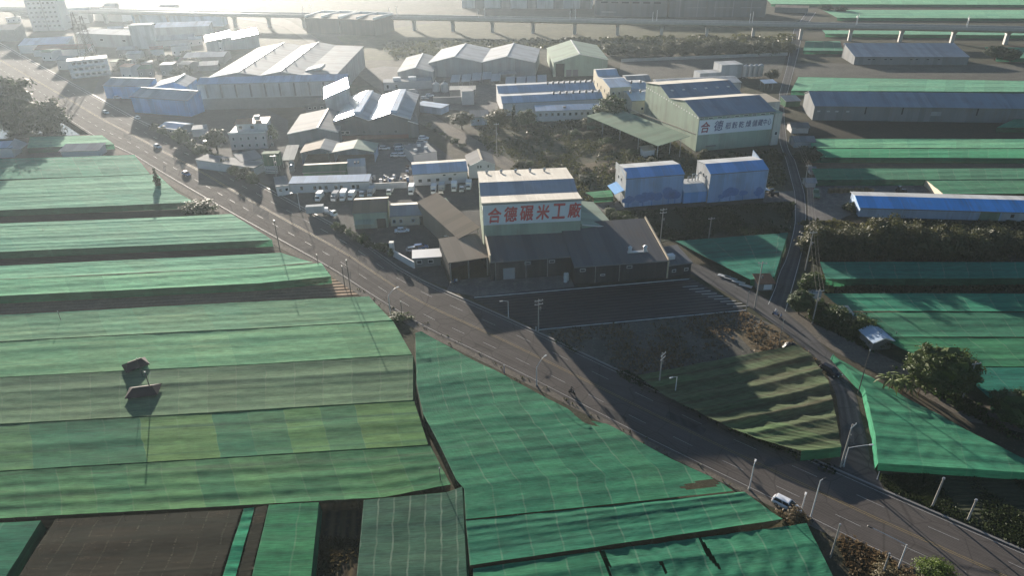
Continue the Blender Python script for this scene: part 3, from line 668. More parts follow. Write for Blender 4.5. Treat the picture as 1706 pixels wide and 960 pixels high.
def scooter(label, loc, rz, paint_='car_black', group='motor scooters'):
    o = thing('motor_scooter', label, 'scooter', loc, rz, group)
    m = MB(); m.loft([[(-.75, -.1, .62), (-.75, .1, .62), (-.75, .08, .74), (-.75, -.08, .74)], [(-.35, -.17, .4), (-.35, .17, .4), (-.35, .15, .76), (-.35, -.15, .76)], [(.0, -.17, .27), (.0, .17, .27), (.0, .15, .42), (.0, -.15, .42)], [(.35, -.17, .27), (.35, .17, .27), (.35, .15, .4), (.35, -.15, .4)]]); m.build('body', paint_, o)
    m = MB(); m.hexa([(.34, -.17, .3), (.5, -.15, .3), (.5, .15, .3), (.34, .17, .3), (.42, -.13, .95), (.54, -.1, .95), (.54, .1, .95), (.42, .13, .95)]); m.build('front_shield', paint_, o)
    m = MB(); m.box(-.72, -.02, -.14, .14, .76, .84); m.build('seat', 'rubber', o)
    m = MB(); m.tube((.45, -.34, 1.02), (.45, .34, 1.02), .025, n=6); m.build('handlebar', 'rubber', o)
    for x in (-.62, .62):
        q = MB(); q.tube((x, -.06, .25), (x, .06, .25), .25, n=12); q.build('wheel', 'rubber', o)
    q = MB(); q.tube((.5, 0, .86), (.56, 0, .86), .09, n=8); q.build('headlight', 'headlight', o)
    return o
def person(label, loc, rz, pose, shirt, trousers, group=None, helmet=None):
    """One skinned body; pose: joints by name."""
    J = pose; names = list(J); me = bpy.data.meshes.new('person'); idx = {n: i for i, n in enumerate(names)}
    E = [('pelvis', 'chest'), ('chest', 'neck'), ('neck', 'head'), ('head', 'top')]
    for s in 'lr': E += [('pelvis', 'hip' + s), ('hip' + s, 'knee' + s), ('knee' + s, 'ankle' + s), ('ankle' + s, 'toe' + s), ('chest', 'sho' + s), ('sho' + s, 'elb' + s), ('elb' + s, 'wri' + s), ('wri' + s, 'hand' + s)]
    me.from_pydata([J[n] for n in names], [(idx[a], idx[b_]) for a, b_ in E], [])
    o = bpy.data.objects.new('person', me); COL.objects.link(o); md = o.modifiers.new('Skin', 'SKIN'); o.modifiers.new('Sub', 'SUBSURF').levels = 1
    rad = {'pelvis': .15, 'chest': .155, 'neck': .06, 'head': .1, 'top': .075, 'hip': .1, 'knee': .065, 'ankle': .045, 'toe': .035, 'sho': .075, 'elb': .045, 'wri': .032, 'hand': .035}
    for n in names:
        k = n if n in rad else n[:-1]; v = me.skin_vertices[0].data[idx[n]]; v.radius = (rad[k], rad[k]); v.use_root = n == 'pelvis'
    bpy.context.view_layer.update(); m2 = bpy.data.meshes.new_from_object(o.evaluated_get(bpy.context.evaluated_depsgraph_get())); bpy.data.objects.remove(o)
    for mm in (shirt, trousers, 'skin', 'cloth_dark'): m2.materials.append(MAT[mm])
    def near(p):
        best = min(((p - (Vector(J[a]).lerp(Vector(J[b_]), f))).length, a, b_) for a, b_ in E for f in (0, .25, .5, .75, 1)); return best[1], best[2]
    for p in m2.polygons:
        a, b_ = near(p.center); p.use_smooth = True
        p.material_index = 2 if b_ in ('head', 'top', 'handl', 'handr') else 3 if b_[:3] == 'toe' else 1 if b_[:3] in ('hip', 'kne', 'ank') or (a == 'pelvis' and p.center.z < Vector(J['pelvis']).z + .02) else 0
    o = bpy.data.objects.new('person', m2); COL.objects.link(o); o.location = loc; o.rotation_euler = (0, 0, rz); tag(o, label, 'person', group)
    hd = Vector(J['head']); q = MB(); rings = []
    for i in range(6):
        t = math.pi * .5 * i / 5.2; rings.append([(hd.x - .01 + math.cos(a) * .15 * math.cos(t), math.sin(a) * .14 * math.cos(t), hd.z + .03 + .17 * math.sin(t)) for a in [2 * math.pi * k / 10 for k in range(10)]])
    q.loft(rings); q.build('helmet' if helmet else 'hair', helmet or 'cloth_dark', o, smooth=True); return o
RIDE = dict(pelvis=(-.3, 0, .95), chest=(-.22, 0, 1.36), neck=(-.18, 0, 1.52), head=(-.15, 0, 1.63), top=(-.14, 0, 1.74), hipl=(-.28, .1, .92), kneel=(.12, .17, .88), anklel=(.14, .15, .48), toel=(.28, .15, .43), hipr=(-.28, -.1, .92), kneer=(.12, -.17, .88), ankler=(.14, -.15, .48), toer=(.28, -.15, .43), shol=(-.2, .19, 1.42), elbl=(0., .28, 1.18), wril=(.3, .28, 1.08), handl=(.42, .27, 1.05), shor=(-.2, -.19, 1.42), elbr=(0., -.28, 1.18), wrir=(.3, -.28, 1.08), handr=(.42, -.27, 1.05))
WALK = dict(pelvis=(0, 0, .95), chest=(.02, 0, 1.36), neck=(.03, 0, 1.52), head=(.05, 0, 1.63), top=(.05, 0, 1.74), hipl=(0, .1, .9), kneel=(.16, .1, .5), anklel=(.2, .1, .09), toel=(.36, .1, .04), hipr=(0, -.1, .9), kneer=(-.04, -.1, .5), ankler=(-.24, -.1, .12), toer=(-.12, -.1, .04), shol=(.02, .19, 1.42), elbl=(-.08, .25, 1.14), wril=(.05, .25, .92), handl=(.08, .24, .84), shor=(.02, -.19, 1.42), elbr=(.1, -.25, 1.14), wrir=(.25, -.24, .94), handr=(.3, -.23, .87))
# ---------------------------------------------------------------- ground, roads, fields
m = MB(); n = 24; X0, X1, Y0, Y1 = -1700, 1700, -200, 2600
m.grid([[(X0 + (X1 - X0) * i / n, Y0 + (Y1 - Y0) * j / n, 0) for i in range(n + 1)] for j in range(n + 1)], [[(i, j) for i in range(n + 1)] for j in range(n + 1)])
tag(m.build('ground', 'earth'), kind='structure')

def road(name, left, right, mat, z=0.05, n=60, marks=None, kerb=None):
    Lw = resample([G(p) for p in left], n); Rw = resample([G(p) for p in right], n)
    w = (Lw[n // 2] - Rw[n // 2]).length; s = [0.0]
    for i in range(1, n): s.append(s[-1] + ((Lw[i] + Rw[i]) / 2 - (Lw[i - 1] + Rw[i - 1]) / 2).length)
    m = MB(); m.grid([[(p.x, p.y, z) for p in (Lw[i].lerp(Rw[i], f) for f in (0, .25, .5, .75, 1))] for i in range(n)], [[(f * w, s[i]) for f in (0, .25, .5, .75, 1)] for i in range(n)])
    tag(m.build(name, mat), kind='structure')
    def at(d, f):
        d = min(max(d, 0), s[-1]); k = 0
        while k < n - 2 and s[k + 1] < d: k += 1
        t = (d - s[k]) / (s[k + 1] - s[k]); return Lw[k].lerp(Lw[k + 1], t).lerp(Rw[k].lerp(Rw[k + 1], t), f)
    if marks:
        for mname, mat_, f, wd, on, off in marks:
            q = MB(); d = 0.0; h = wd / 2 / w
            while d < s[-1]:
                e = min(d + on, s[-1]); a, b_, c, g = at(d, f - h), at(d, f + h), at(e, f + h), at(e, f - h)
                q.face([(p.x, p.y, z + 0.03) for p in (a, b_, c, g)]); d = e + off
            tag(q.build(mname, mat_), kind='structure')
    if kerb:
        for f in kerb:
            q = MB(); a = [at(s[-1] * i / 80, f) for i in range(81)]; b_ = [at(s[-1] * i / 80, f + (0.028 if f > .5 else -0.028)) for i in range(81)]
            for i in range(80): q.hexa([(p.x, p.y, zz) for zz in (0.0, z + 0.13) for p in (a[i], a[i + 1], b_[i + 1], b_[i])])
            tag(q.build('kerb', 'kerb_concrete'), kind='structure')
    return at, s[-1], w
ROADL = [(-90, 82), (0, 134), (60, 169), (112, 200), (163, 233), (225, 262), (266, 288), (330, 326), (391, 361), (475, 408), (553, 451), (619, 495), (712, 551), (800, 592), (900, 642), (1059, 725), (1206, 797), (1291, 838), (1393, 890), (1528, 953), (1700, 1035)]
ROADR = [(-60, 38), (0, 72), (104, 130), (154, 158), (224, 197), (333, 249), (400, 290), (430, 306), (541, 367), (590, 393), (669, 452), (744, 488), (800, 511), (900, 557), (1060, 633), (1234, 715), (1395, 785), (1461, 815), (1706, 920), (1850, 985)]
RA = road('main_road', ROADL, ROADR, 'asphalt', 0.05, 90, [('edge_line', 'paint_white', .045, .3, 5, 0), ('edge_line', 'paint_white', .955, .3, 5, 0), ('centre_line', 'paint_yellow', .488, .2, 5, 0), ('centre_line', 'paint_yellow', .516, .2, 5, 0), ('lane_line', 'paint_white', .27, .26, 4, 6), ('lane_line', 'paint_white', .735, .26, 4, 6)], kerb=(1.0,))
road('verge', [(p[0] - 9, p[1] + 5) for p in ROADL], ROADL, 'dirt_path', 0.03, 90)
R = rnd(77)
for i in range(16):
    d_, f_, l_, w2 = R.uniform(20, RA[1] - 20), R.choice((.14, .38, .62, .86)), R.uniform(2, 14), R.uniform(.03, .09)
    q = MB(); q.face([(p.x, p.y, .056 + .0004 * i) for p in (RA[0](d_, f_ - w2), RA[0](d_, f_ + w2), RA[0](d_ + l_, f_ + w2), RA[0](d_ + l_, f_ - w2))]); tag(q.build('road_patch', 'asphalt_patch'), kind='structure')
# side lanes on the right
road('side_lane', [(1343, 20), (1322, 49), (1310, 113), (1298, 154), (1296, 200), (1298, 237), (1309, 267), (1324, 325), (1324, 375), (1310, 430), (1297, 454), (1289, 485), (1278, 507)],
     [(1360, 20), (1339, 49), (1330, 89), (1316, 142), (1306, 178), (1308, 209), (1313, 250), (1324, 264), (1341, 322), (1344, 363), (1337, 421), (1324, 471), (1310, 520)], 'lane_asphalt', 0.04, 60, [('lane_edge_line', 'paint_white', .06, .12, 5, 0), ('lane_edge_line', 'paint_white', .94, .12, 5, 0)])
road('side_lane', [(1085, 418), (1130, 445), (1180, 472), (1242, 507), (1309, 555), (1370, 606), (1393, 659), (1401, 721), (1397, 785)],
     [(1100, 408), (1149, 437), (1180, 447), (1242, 480), (1290, 505), (1340, 545), (1390, 594), (1425, 656), (1445, 738), (1456, 812)], 'lane_asphalt', 0.046, 50)
road('dirt_lane', [(1300, 520), (1345, 557), (1393, 588), (1475, 628), (1531, 656), (1612, 702), (1900, 765)], [(1318, 510), (1356, 540), (1420, 568), (1500, 606), (1556, 637), (1612, 668), (1900, 735)], 'dirt_path', 0.035, 40)
road('yard_lane', [(590, 120), (650, 165), (690, 200), (760, 240), (800, 262), (862, 294)], [(612, 115), (668, 158), (704, 180), (745, 206), (800, 236), (884, 288)], 'dirt_path', 0.04, 30)
road('back_street', [(330, 20), (470, 42), (530, 80), (600, 118)], [(338, 12), (480, 32), (545, 74), (612, 112)], 'dirt_path', 0.04, 20)
structure('junction_apron', 'asphalt', [(1380, 776), (1400, 740), (1440, 742), (1475, 822), (1440, 806)], 0.058)
# yards
structure('factory_yard', 'yard_asphalt', [(430, 300), (484, 316), (760, 302), (800, 300), (900, 400), (740, 452), (752, 482), (669, 452), (590, 393), (541, 367)], 0.03)
structure('loading_apron', 'yard_concrete', [(744, 484), (752, 468), (900, 452), (948, 456), (957, 478), (790, 494)], 0.04)
structure('factory_yard', 'yard_asphalt', [(480, 235), (560, 228), (700, 225), (760, 268), (780, 300), (484, 318), (430, 300), (340, 246), (224, 196), (154, 157), (170, 120), (330, 120), (480, 200)], 0.026)
structure('car_park', 'yard_concrete', [(560, 238), (690, 236), (690, 300), (610, 300), (560, 262)], 0.036)
structure('factory_yard', 'yard_concrete', [(590, 118), (640, 110), (800, 120), (830, 142), (830, 190), (700, 178)], 0.027)
structure('loading_apron', 'yard_concrete', [(1270, 320), (1322, 318), (1326, 335), (1272, 337)], 0.03)
structure('machine_yard', 'yard_concrete', [(1344, 300), (1440, 300), (1560, 305), (1560, 335), (1430, 352), (1400, 365), (1346, 372)], 0.024)
structure('concrete_pad', 'yard_concrete', [(975, 345), (1037, 330), (1040, 348), (1010, 354)], 0.03)
# fields and soil
structure('soil_strip', 'soil_brown', [(-200, 535), (560, 495), (620, 492), (600, 468), (556, 462), (430, 470), (-200, 503)], 0.02)
structure('soil_strip', 'soil_dark', [(-200, 454), (470, 424), (462, 396), (-200, 430)], 0.02)
structure('soil_strip', 'soil_dark', [(-200, 384), (390, 357), (330, 330), (-200, 358)], 0.02)
structure('soil_strip', 'soil_dark', [(-200, 1019), (610, 960), (620, 838), (-200, 877)], 0.015)
structure('furrowed_bed', 'furrow_soil', [(515, 975), (532, 840), (606, 834), (598, 975)], 0.03)
structure('dirt_strip', 'soil_grey', [(-20, 268), (230, 262), (205, 243), (40, 248), (-20, 262)], 0.02)
structure('mulched_plot', 'plastic_mulch', [(895, 549), (1242, 516), (1150, 463), (780, 494)], 0.03)
structure('soil_plot', 'soil_grey', [(897, 552), (1244, 519), (1300, 548), (1362, 606), (1040, 625), (985, 598)], 0.02)
structure('straw_patch', 'straw', [(1220, 550), (1290, 540), (1330, 575), (1260, 590)], 0.03)
structure('dark_field', 'crop_dark', [(985, 365), (1040, 352), (1180, 345), (1322, 338), (1322, 385), (1312, 390), (1124, 402), (1100, 404)], 0.02)
structure('dark_field', 'crop_dark', [(1461, 790), (1900, 787), (1900, 940), (1640, 888), (1475, 815)], 0.02)
structure('dark_field', 'crop_dark', [(1364, 466), (1900, 464), (1900, 490), (1372, 490)], 0.02)
structure('soil_strip', 'soil_dark', [(1310, 200), (1900, 204), (1900, 235), (1340, 234)], 0.02)
structure('soil_strip', 'soil_brown', [(1342, 262), (1900, 266), (1900, 282), (1345, 280)], 0.02)
structure('soil_strip', 'soil_grey', [(1320, 105), (1900, 108), (1900, 138), (1326, 127)], 0.02)
structure('soil_strip', 'soil_dark', [(1345, 360), (1900, 366), (1900, 440), (1345, 440)], 0.015)
structure('meadow', 'meadow', [(560, 60), (760, 32), (1000, 34), (1330, 40), (1318, 92), (1000, 88), (900, 80), (660, 100), (600, 100)], 0.015)
structure('meadow', 'scrub', [(270, 110), (380, 70), (470, 60), (560, 95), (590, 116), (540, 150), (330, 125)], 0.014)
structure('dirt_lot', 'soil_grey', [(1030, 130), (1300, 128), (1310, 92), (1035, 100)], 0.02)
structure('vacant_lot', 'scrub', [(880, 300), (1010, 345), (1310, 318), (1298, 250), (1160, 262), (1040, 190), (790, 200), (800, 236)], 0.012)
structure('dirt_mound', 'straw', [(960, 300), (1020, 290), (1030, 265), (975, 272)], 0.022)
# the pond beyond the nets
structure('pond', 'pond_water', [(-90, 236), (150, 224), (120, 200), (60, 190), (-90, 196)], 0.03)

# ---------------------------------------------------------------- shade nets, near left
net('pale olive-green net with patched panels, in front row above the uncovered brown plots', [(-200, 799), (640, 748), (717, 743)], [(-200, 877), (640, 831), (752, 809)], 'net_olive', 2.1, 3.4, .5, bay=4.4, fold=.9, side='net_black', wrk=.02)
net('bright green pleated net with yellowish panels, crossed by the long pole shadow', [(-200, 720), (400, 687), (690, 669)], [(-200, 799), (640, 748), (714, 743)], 'net_patch', 2.1, 3.2, .22, curtain='FR')
net('dull green pleated net carrying the lower dark hipped roof', [(-200, 640), (430, 608), (688, 592)], [(-200, 720), (400, 687), (688, 669)], 'net_dull', 2.1, 2.8, .25, curtain='FR')
net('green net carrying the upper dark hipped roof', [(-200, 584), (68, 566), (430, 548), (655, 535)], [(-200, 640), (430, 608), (687, 592)], 'net_pale', 2.1, 3.6, .25, curtain='FR')
net('green net below the brown soil strip, its corner at the road by the round bush', [(-200, 536), (400, 504), (615, 494)], [(-200, 584), (68, 566), (430, 548), (654, 535)], 'net_pale', 2.1, 3.2, .25)
net('pale net with a yellow panel just above the brown soil strip', [(-200, 476), (430, 446), (535, 438)], [(-200, 504), (430, 473), (552, 461)], 'net_mint', 2.1, 2.6, .25)
net('pale net behind the yellow-panelled one, ending at the road', [(-200, 452), (430, 423), (468, 421)], [(-200, 476), (430, 446), (524, 438)], 'net_mint', 2.1, 3.0, .2, curtain='')
net('wide pale net with brown streaks, dark soil on both its long sides', [(-200, 380), (307, 360), (385, 356)], [(-200, 429), (430, 401), (454, 400)], 'net_mint', 2.1, 3.0, .28, fold=.3)
net('narrow pale net in front of the mint one, ending at the dark roadside bush', [(-200, 335), (294, 320)], [(-200, 359), (326, 337)], 'net_mint', 2.1, 3.2, .2)
net('mint green net beside the conifer, crossed by two tower shadows', [(-200, 310), (262, 290)], [(-200, 335), (294, 320)], 'net_mint', 2.1, 4.5, .25, curtain='')
net('saturated green net in front of the long white shed', [(-200, 272), (26, 264), (224, 258)], [(-200, 306), (250, 290)], 'net_bright', 2.1, 4.5, .25)
net('small light green net between pond and white shed', [(50, 228), (170, 225)], [(45, 247), (190, 240)], 'net_mint', 2.1, 5, .2)
# near middle
net('large deep green net with white seams running up beside the road', [(776, 866), (773, 815), (760, 800), (732, 741), (705, 690), (694, 640), (692, 556)],
    [(1222, 819), (1194, 799), (1120, 766), (1012, 707), (966, 698), (945, 681), (870, 641), (780, 595), (702, 553)], 'net_yard', 2.2, 2.4, .2, lr=True, curtain='L', gap=.1, fold=.3, nu=220, nv=150, side='net_black', holes=[[(955, 690), (962, 684), (985, 702), (1000, 712), (975, 706)], [(1130, 812), (1160, 803), (1190, 797), (1200, 803), (1192, 812), (1150, 818)]])
net('darker green finely pleated net between the seamed net and its front neighbours', [(783, 943), (776, 868)], [(1304, 866), (1282, 850), (1240, 820), (1230, 820)], 'net_yard', 2.2, 1.5, .26, lr=True, curtain='FL', fold=.3, nu=150, side='net_black')
net('torn green net in the front corner beside the roadside dirt', [(1002, 917), (1344, 872)], [(1040, 1010), (1400, 985)], 'net_yard', 2.1, 3.5, .5, fold=1.2, wrk=.035, curtain='BR', nu=150, nv=90, holes=[[(1162, 893), (1167, 894), (1185, 922), (1204, 952), (1196, 948), (1176, 925)], [(1000, 918), (1006, 917), (1020, 948), (1012, 944)], [(1098, 936), (1103, 935), (1112, 955), (1108, 957)]])
net('green net at the lower edge, between torn corner net and grey-green net', [(788, 948), (998, 918)], [(790, 1010), (1036, 1010)], 'net_yard', 2.1, 2.5, .25, curtain='B')
net('grey-green net with lengthwise white seams, right of the furrowed bed', [(606, 834), (745, 821), (770, 812)], [(590, 1010), (780, 1010)], 'net_faded', 2.2, 4.5, .2, curtain='LR')
net('single green net strip left of the furrowed bed', [(448, 842), (531, 838)], [(408, 1010), (513, 1010)], 'net_green', 2.1, 5, .2, curtain='LR')
net('very narrow ragged green strip on the dark netting', [(406, 848), (424, 846)], [(355, 1010), (378, 1010)], 'net_bright', 2.0, 2.0, .4, curtain='')
net('wide black-brown net over bare soil in the lower left', [(92, 866), (402, 849)], [(0, 1010), (350, 1010)], 'net_black', 2.0, 6, .2, curtain='LR', side='net_black')
net('dark narrow net between ragged strip and green strip', [(427, 846), (446, 843)], [(382, 1010), (404, 1010)], 'net_black', 1.9, 6, .2, curtain='')
net('green net in the lower left corner', [(-60, 874), (68, 868)], [(-120, 1010), (-20, 1010)], 'net_green', 2.0, 5, .2, curtain='R')
# right
net('blue-green net in the wedge between field and two lanes, half in shadow', [(1125, 402), (1313, 388)], [(1252, 467), (1290, 462)], 'net_teal', 2.0, 4.5, .25, curtain='FR')
net('blue-green net strip in front of the hedge', [(1366, 437), (1900, 437)], [(1376, 466), (1900, 464)], 'net_teal', 2.1, 4, .25)
net('striped blue-green net behind the white-roofed lane shed', [(1372, 489), (1900, 489)], [(1410, 520), (1900, 521)], 'net_teal', 2.1, 2.4, .25, curtain='')
net('plain green net behind the gabled lane shed', [(1410, 520), (1900, 521)], [(1470, 563), (1900, 563)], 'net_green', 2.1, 3.2, .22, curtain='')
net('green net with a pale rim behind the big round tree', [(1470, 563), (1900, 563)], [(1560, 612), (1900, 613)], 'net_green', 2.1, 3.2, .22)
net('bright blue-green net right of the big round tree', [(1590, 613), (1900, 614)], [(1655, 668), (1900, 668)], 'net_teal', 2.1, 5, .2)
net('bright wedge net with a tall lit side curtain along the narrow lane', [(1463, 772), (1458, 722), (1441, 647), (1388, 589)], [(1770, 792), (1720, 771), (1610, 716), (1540, 678), (1482, 646), (1388, 592)], 'net_wedge', 1.5, 3.6, .4, curtain='FL', fold=.8, bay=6, side='net_wedge', lr=True, wrk=.012, nu=110, nv=90)
net('worn olive net hanging in deep waves in the triangle between road and lane', [(1335, 752), (1262, 730), (1200, 704), (1115, 662), (1062, 626)], [(1402, 745), (1393, 690), (1380, 632), (1352, 590), (1330, 574)], 'net_worn', 2.1, 4.6, .5, curtain='F', fold=.3, bay=7, lr=True, k_amp=1.0, wrk=.03, jit=.022, nu=140, nv=110)
net('light green net beyond the long blue-grey shed', [(1330, 128), (1900, 138)], [(1318, 151), (1900, 154)], 'net_mint', 2.1, 6, .25)
net('mottled green net in front of the long blue-grey shed, nearer the sheds by the lane', [(1350, 231), (1900, 232)], [(1352, 246), (1900, 247)], 'net_mint', 2.1, 3, .4, fold=.6)
net('plain green net in front of the mottled one', [(1352, 247), (1900, 248)], [(1352, 262), (1900, 264)], 'net_bright', 2.1, 5, .25)
net('green net beyond the tan-edged net, crossed by the warehouse shadow', [(1352, 280), (1900, 280)], [(1360, 300), (1900, 298)], 'net_green', 2.1, 4, .3, fold=.5)
net('grey-green net with a tan left curtain behind the bright blue roof', [(1542, 299), (1900, 298)], [(1572, 324), (1900, 323)], 'net_green', 2.0, 5, .2, curtain='L', side='trim_tan')
net('teal net between side lane and far grey shed', [(1342, 68), (1400, 68)], [(1338, 84), (1405, 84)], 'net_teal', 2.1, 8, .2)
net('pale net behind the viaduct, nearer of two', [(1370, 16), (1900, 16)], [(1395, 29), (1900, 31)], 'net_mint', 2.1, 9, .2)
net('pale net behind the viaduct, farther of two', [(1270, -8), (1900, -8)], [(1285, 6), (1900, 8)], 'net_mint', 2.1, 9, .2)
net('pale net glimpsed under the viaduct between its piers', [(1370, 50), (1900, 53)], [(1375, 56), (1900, 60)], 'net_mint', 2.1, 6, .2)
net('teal net below the right end of the viaduct', [(1640, 78), (1900, 82)], [(1660, 96), (1900, 100)], 'net_teal', 2.1, 6, .2)
net('strip of green net on the far right in front of the long blue-grey shed', [(1690, 198), (1900, 198)], [(1660, 212), (1900, 214)], 'net_teal', 2.1, 6, .2)
net('small green net beside the left blue building', [(975, 320), (1018, 316)], [(990, 330), (1022, 328)], 'net_green', 1.6, 4, .2)
# dark hipped pump shelters rising through the nets
def pump_shelter(label, c, w, d, z, h, rz):
    g = G(c, z); o = thing('pump_shelter', label, 'shelter', (g.x, g.y, 0), rz, 'dark pump shelters in the nets'); m = MB()
    r = w * 0.28; E4 = [(-w / 2, -d / 2, z), (w / 2, -d / 2, z), (w / 2, d / 2, z), (-w / 2, d / 2, z)]; a, b_ = (-r, 0, z + h), (r, 0, z + h)
    for f in ((E4[0], E4[1], b_, a), (E4[2], E4[3], a, b_), (E4[1], E4[2], b_), (E4[3], E4[0], a), tuple(E4[::-1])): m.face(f)
    m.build('roof', 'roof_dark_red', o)
    m = MB(); m.box(-r, r, -.08, .08, z + h - .03, z + h + .06); m.build('ridge_cap', 'trim_tan', o)
    for x in (-w * .4, w * .4):
        for y in (-d * .4, d * .4):
            m = MB(); m.tube((x, y, 0), (x, y, z + .1), .09, n=6); m.build('post', 'pole_dark', o)
pump_shelter('small dark red hipped roof standing in the nets, upper and tilted one', (226, 608), 4.6, 3.6, 2.45, 1.1, 0.7)
pump_shelter('dark red hipped roof standing in the nets, lower and wider one', (239, 652), 6.0, 3.8, 2.45, 1.1, 0.2)

# ---------------------------------------------------------------- haze
m = MB(); m.box(-1750, 1750, -250, 2650, -1.0, CAMH + 6.0); hz = m.build('haze', None) if False else None
hm = bpy.data.materials.new('haze'); hm.use_nodes = True; hn = hm.node_tree; hn.nodes.remove(hn.nodes['Principled BSDF'])
pv = hn.nodes.new('ShaderNodeVolumePrincipled'); pv.inputs['Color'].default_value = (0.80, 0.92, 1.0, 1); pv.inputs['Density'].default_value = HAZE_DENSITY; pv.inputs['Anisotropy'].default_value = HAZE_G
hn.links.new(pv.outputs[0], hn.nodes['Material Output'].inputs['Volume']); MAT['haze'] = hm
tag(m.build('haze', 'haze'), 'thin backlit morning haze over the whole plain', 'haze', kind='stuff')

# ---------------------------------------------------------------- railway viaduct
A, B = G((1024, 58)), G((1651, 73)); dv = (B - A).normalized(); nvv = Vector((-dv.y, dv.x, 0)); via = thing('railway_viaduct', 'long grey concrete railway viaduct crossing behind the whole factory area', 'viaduct', A, math.atan2(dv.y, dv.x))
LW, RW = -950, 700; ZS = 7.4
m = MB(); m.hexa([(LW, -2.6, ZS), (RW, -2.6, ZS), (RW, 2.6, ZS), (LW, 2.6, ZS), (LW, -5.4, ZS + 1.9), (RW, -5.4, ZS + 1.9), (RW, 5.4, ZS + 1.9), (LW, 5.4, ZS + 1.9)]); m.build('deck', 'concrete', via)
for y in (-5.45, 5.2):
    m = MB(); m.box(LW, RW, y, y + .25, ZS + 1.4, ZS + 3.2); m.build('parapet', 'concrete', via)
for y in (-2.2, 2.2):
    m = MB(); m.box(LW, RW, y - 1.2, y + 1.2, ZS + 1.9, ZS + 2.2); t = m.build('track_bed', 'concrete_dark', via)
    m = MB()
    for q in (-.72, .72): m.box(LW, RW, y + q - .05, y + q + .05, ZS + 2.2, ZS + 2.36)
    m.build('rail', 'steel', t)
sp_ = 31.0
for k in range(-18, 20):
    x = k * sp_ + 2
    m = MB(); m.hexa([(x - 1.0, -1.5, 0), (x + 1.0, -1.5, 0), (x + 1.0, 1.5, 0), (x - 1.0, 1.5, 0), (x - 1.0, -1.4, ZS - 1.8), (x + 1.0, -1.4, ZS - 1.8), (x + 1.0, 1.4, ZS - 1.8), (x - 1.0, 1.4, ZS - 1.8)])
    m.hexa([(x - 1.0, -1.4, ZS - 1.8), (x + 1.0, -1.4, ZS - 1.8), (x + 1.0, 1.4, ZS - 1.8), (x - 1.0, 1.4, ZS - 1.8), (x - 1.0, -3.2, ZS - .02), (x + 1.0, -3.2, ZS - .02), (x + 1.0, 3.2, ZS - .02), (x - 1.0, 3.2, ZS - .02)], bottom=False)
    m.build('pier', 'concrete', via)
def viax(px): q = G((px, 36), ZS + 2.5) - A; return q.dot(dv)
masts = [(950, 'in front of the long white factory'), (1090, 'in front of the dark blocks'), (1250, 'where the side lane passes under'), (1420, 'left of the pale nets'), (1592, 'over the far right nets'), (790, 'by the long white factory end'), (630, 'behind the twin dark sheds'), (470, 'left of the twin dark sheds')]
for px_, where in masts:
    for s, wd in ((-1, 'near'), (1, 'far')):
        p = A + dv * (viax(px_) + s * 1.2) + nvv * (s * 4.6); o = thing('catenary_mast', 'white mast on the %s side of the viaduct %s' % (wd, where), 'mast', (p.x, p.y, ZS + 1.9), math.atan2(dv.y, dv.x), 'overhead line masts on the viaduct')
        m = MB(); m.tube((0, 0, 0), (0, 0, 7.5), .2, .14, 7); m.build('pole', 'lamp_white', o); m = MB(); m.tube((0, 0, 6.3), (0, -s * 2.6, 6.6), .06, n=5); m.tube((0, 0, 5.3), (0, -s * 2.6, 6.5), .05, n=5); m.build('cantilever', 'lamp_white', o)
# ---------------------------------------------------------------- the rice mill
b = hall('rice_mill', 'tall sage factory hall with large red characters on its white front band, sawtooth sunlit-cream roof', 'factory', (806, 392), (967, 384), 7.0,
         [(0, 15.9), (7.5, 15.0), (14.5, 16.4), (28, 14.9)], wall='metal_sage', roof=['metal_cream', 'metal_millroof', 'metal_cream'], caps=(), ov=.25)  # back slopes coloured cream as sunlit, front slope blue-grey as shaded
roof_vents(b, 24.5, 5, .7, 'steel', .09, .74)
MILL = b
sp_ = panel(b, 'F', 'sign_panel', .05, b.W - .05, 9.9, 15.6, 'sign_white', .004, .05)
cw = b.W / 6.35
cells = [(b.W * .04 + i * cw * 1.03 + cw * .08, b.W * .04 + i * cw * 1.03 + cw * .92, 10.55 + .09 * i, 4.15) for i in range(6)]
lettering(sp_, '合德碾米工廠', 0, cells, -.075, 'ink_red', .03, .12)
windows(b, 'L', lin(3, 25, 7), 9.8, .9, 1.4)
for k, (nm, zb) in enumerate((('parapet_trim', 15.62),)):
    m = MB(); m.box(-.3, b.W + .3, -.14, .1, 16.05, 16.25); m.build(nm, 'trim_tan', b.root)
m = MB(); m.box(-.12, .06, -.14, 28, 14.2, 14.45); m.build('wall_trim', 'trim_white', b.root)
w_ = b
lb = hall('side_shed', 'tan lean-to roof running back along the left side of the rice mill', 'shed', (764, 398), (803, 389), 6.2, [(0, 6.2), (6.2, 8.0)], axis='y', depth=((756, 325), 6.2), wall='metal_tan', roof='metal_matte', walls='BL', posts=[(.2, .2), (5.9, .2)], ov=.2)
rb = hall('side_shed', 'grey-green lean-to roof on the right side of the rice mill', 'shed', (969, 385), (1024, 379), 6.4, [(0, 8.3), (((1024, 379)), 6.4)], axis='y', depth=((990, 331), 7.6), wall='metal_sage', roof='metal_sage', ov=.2)
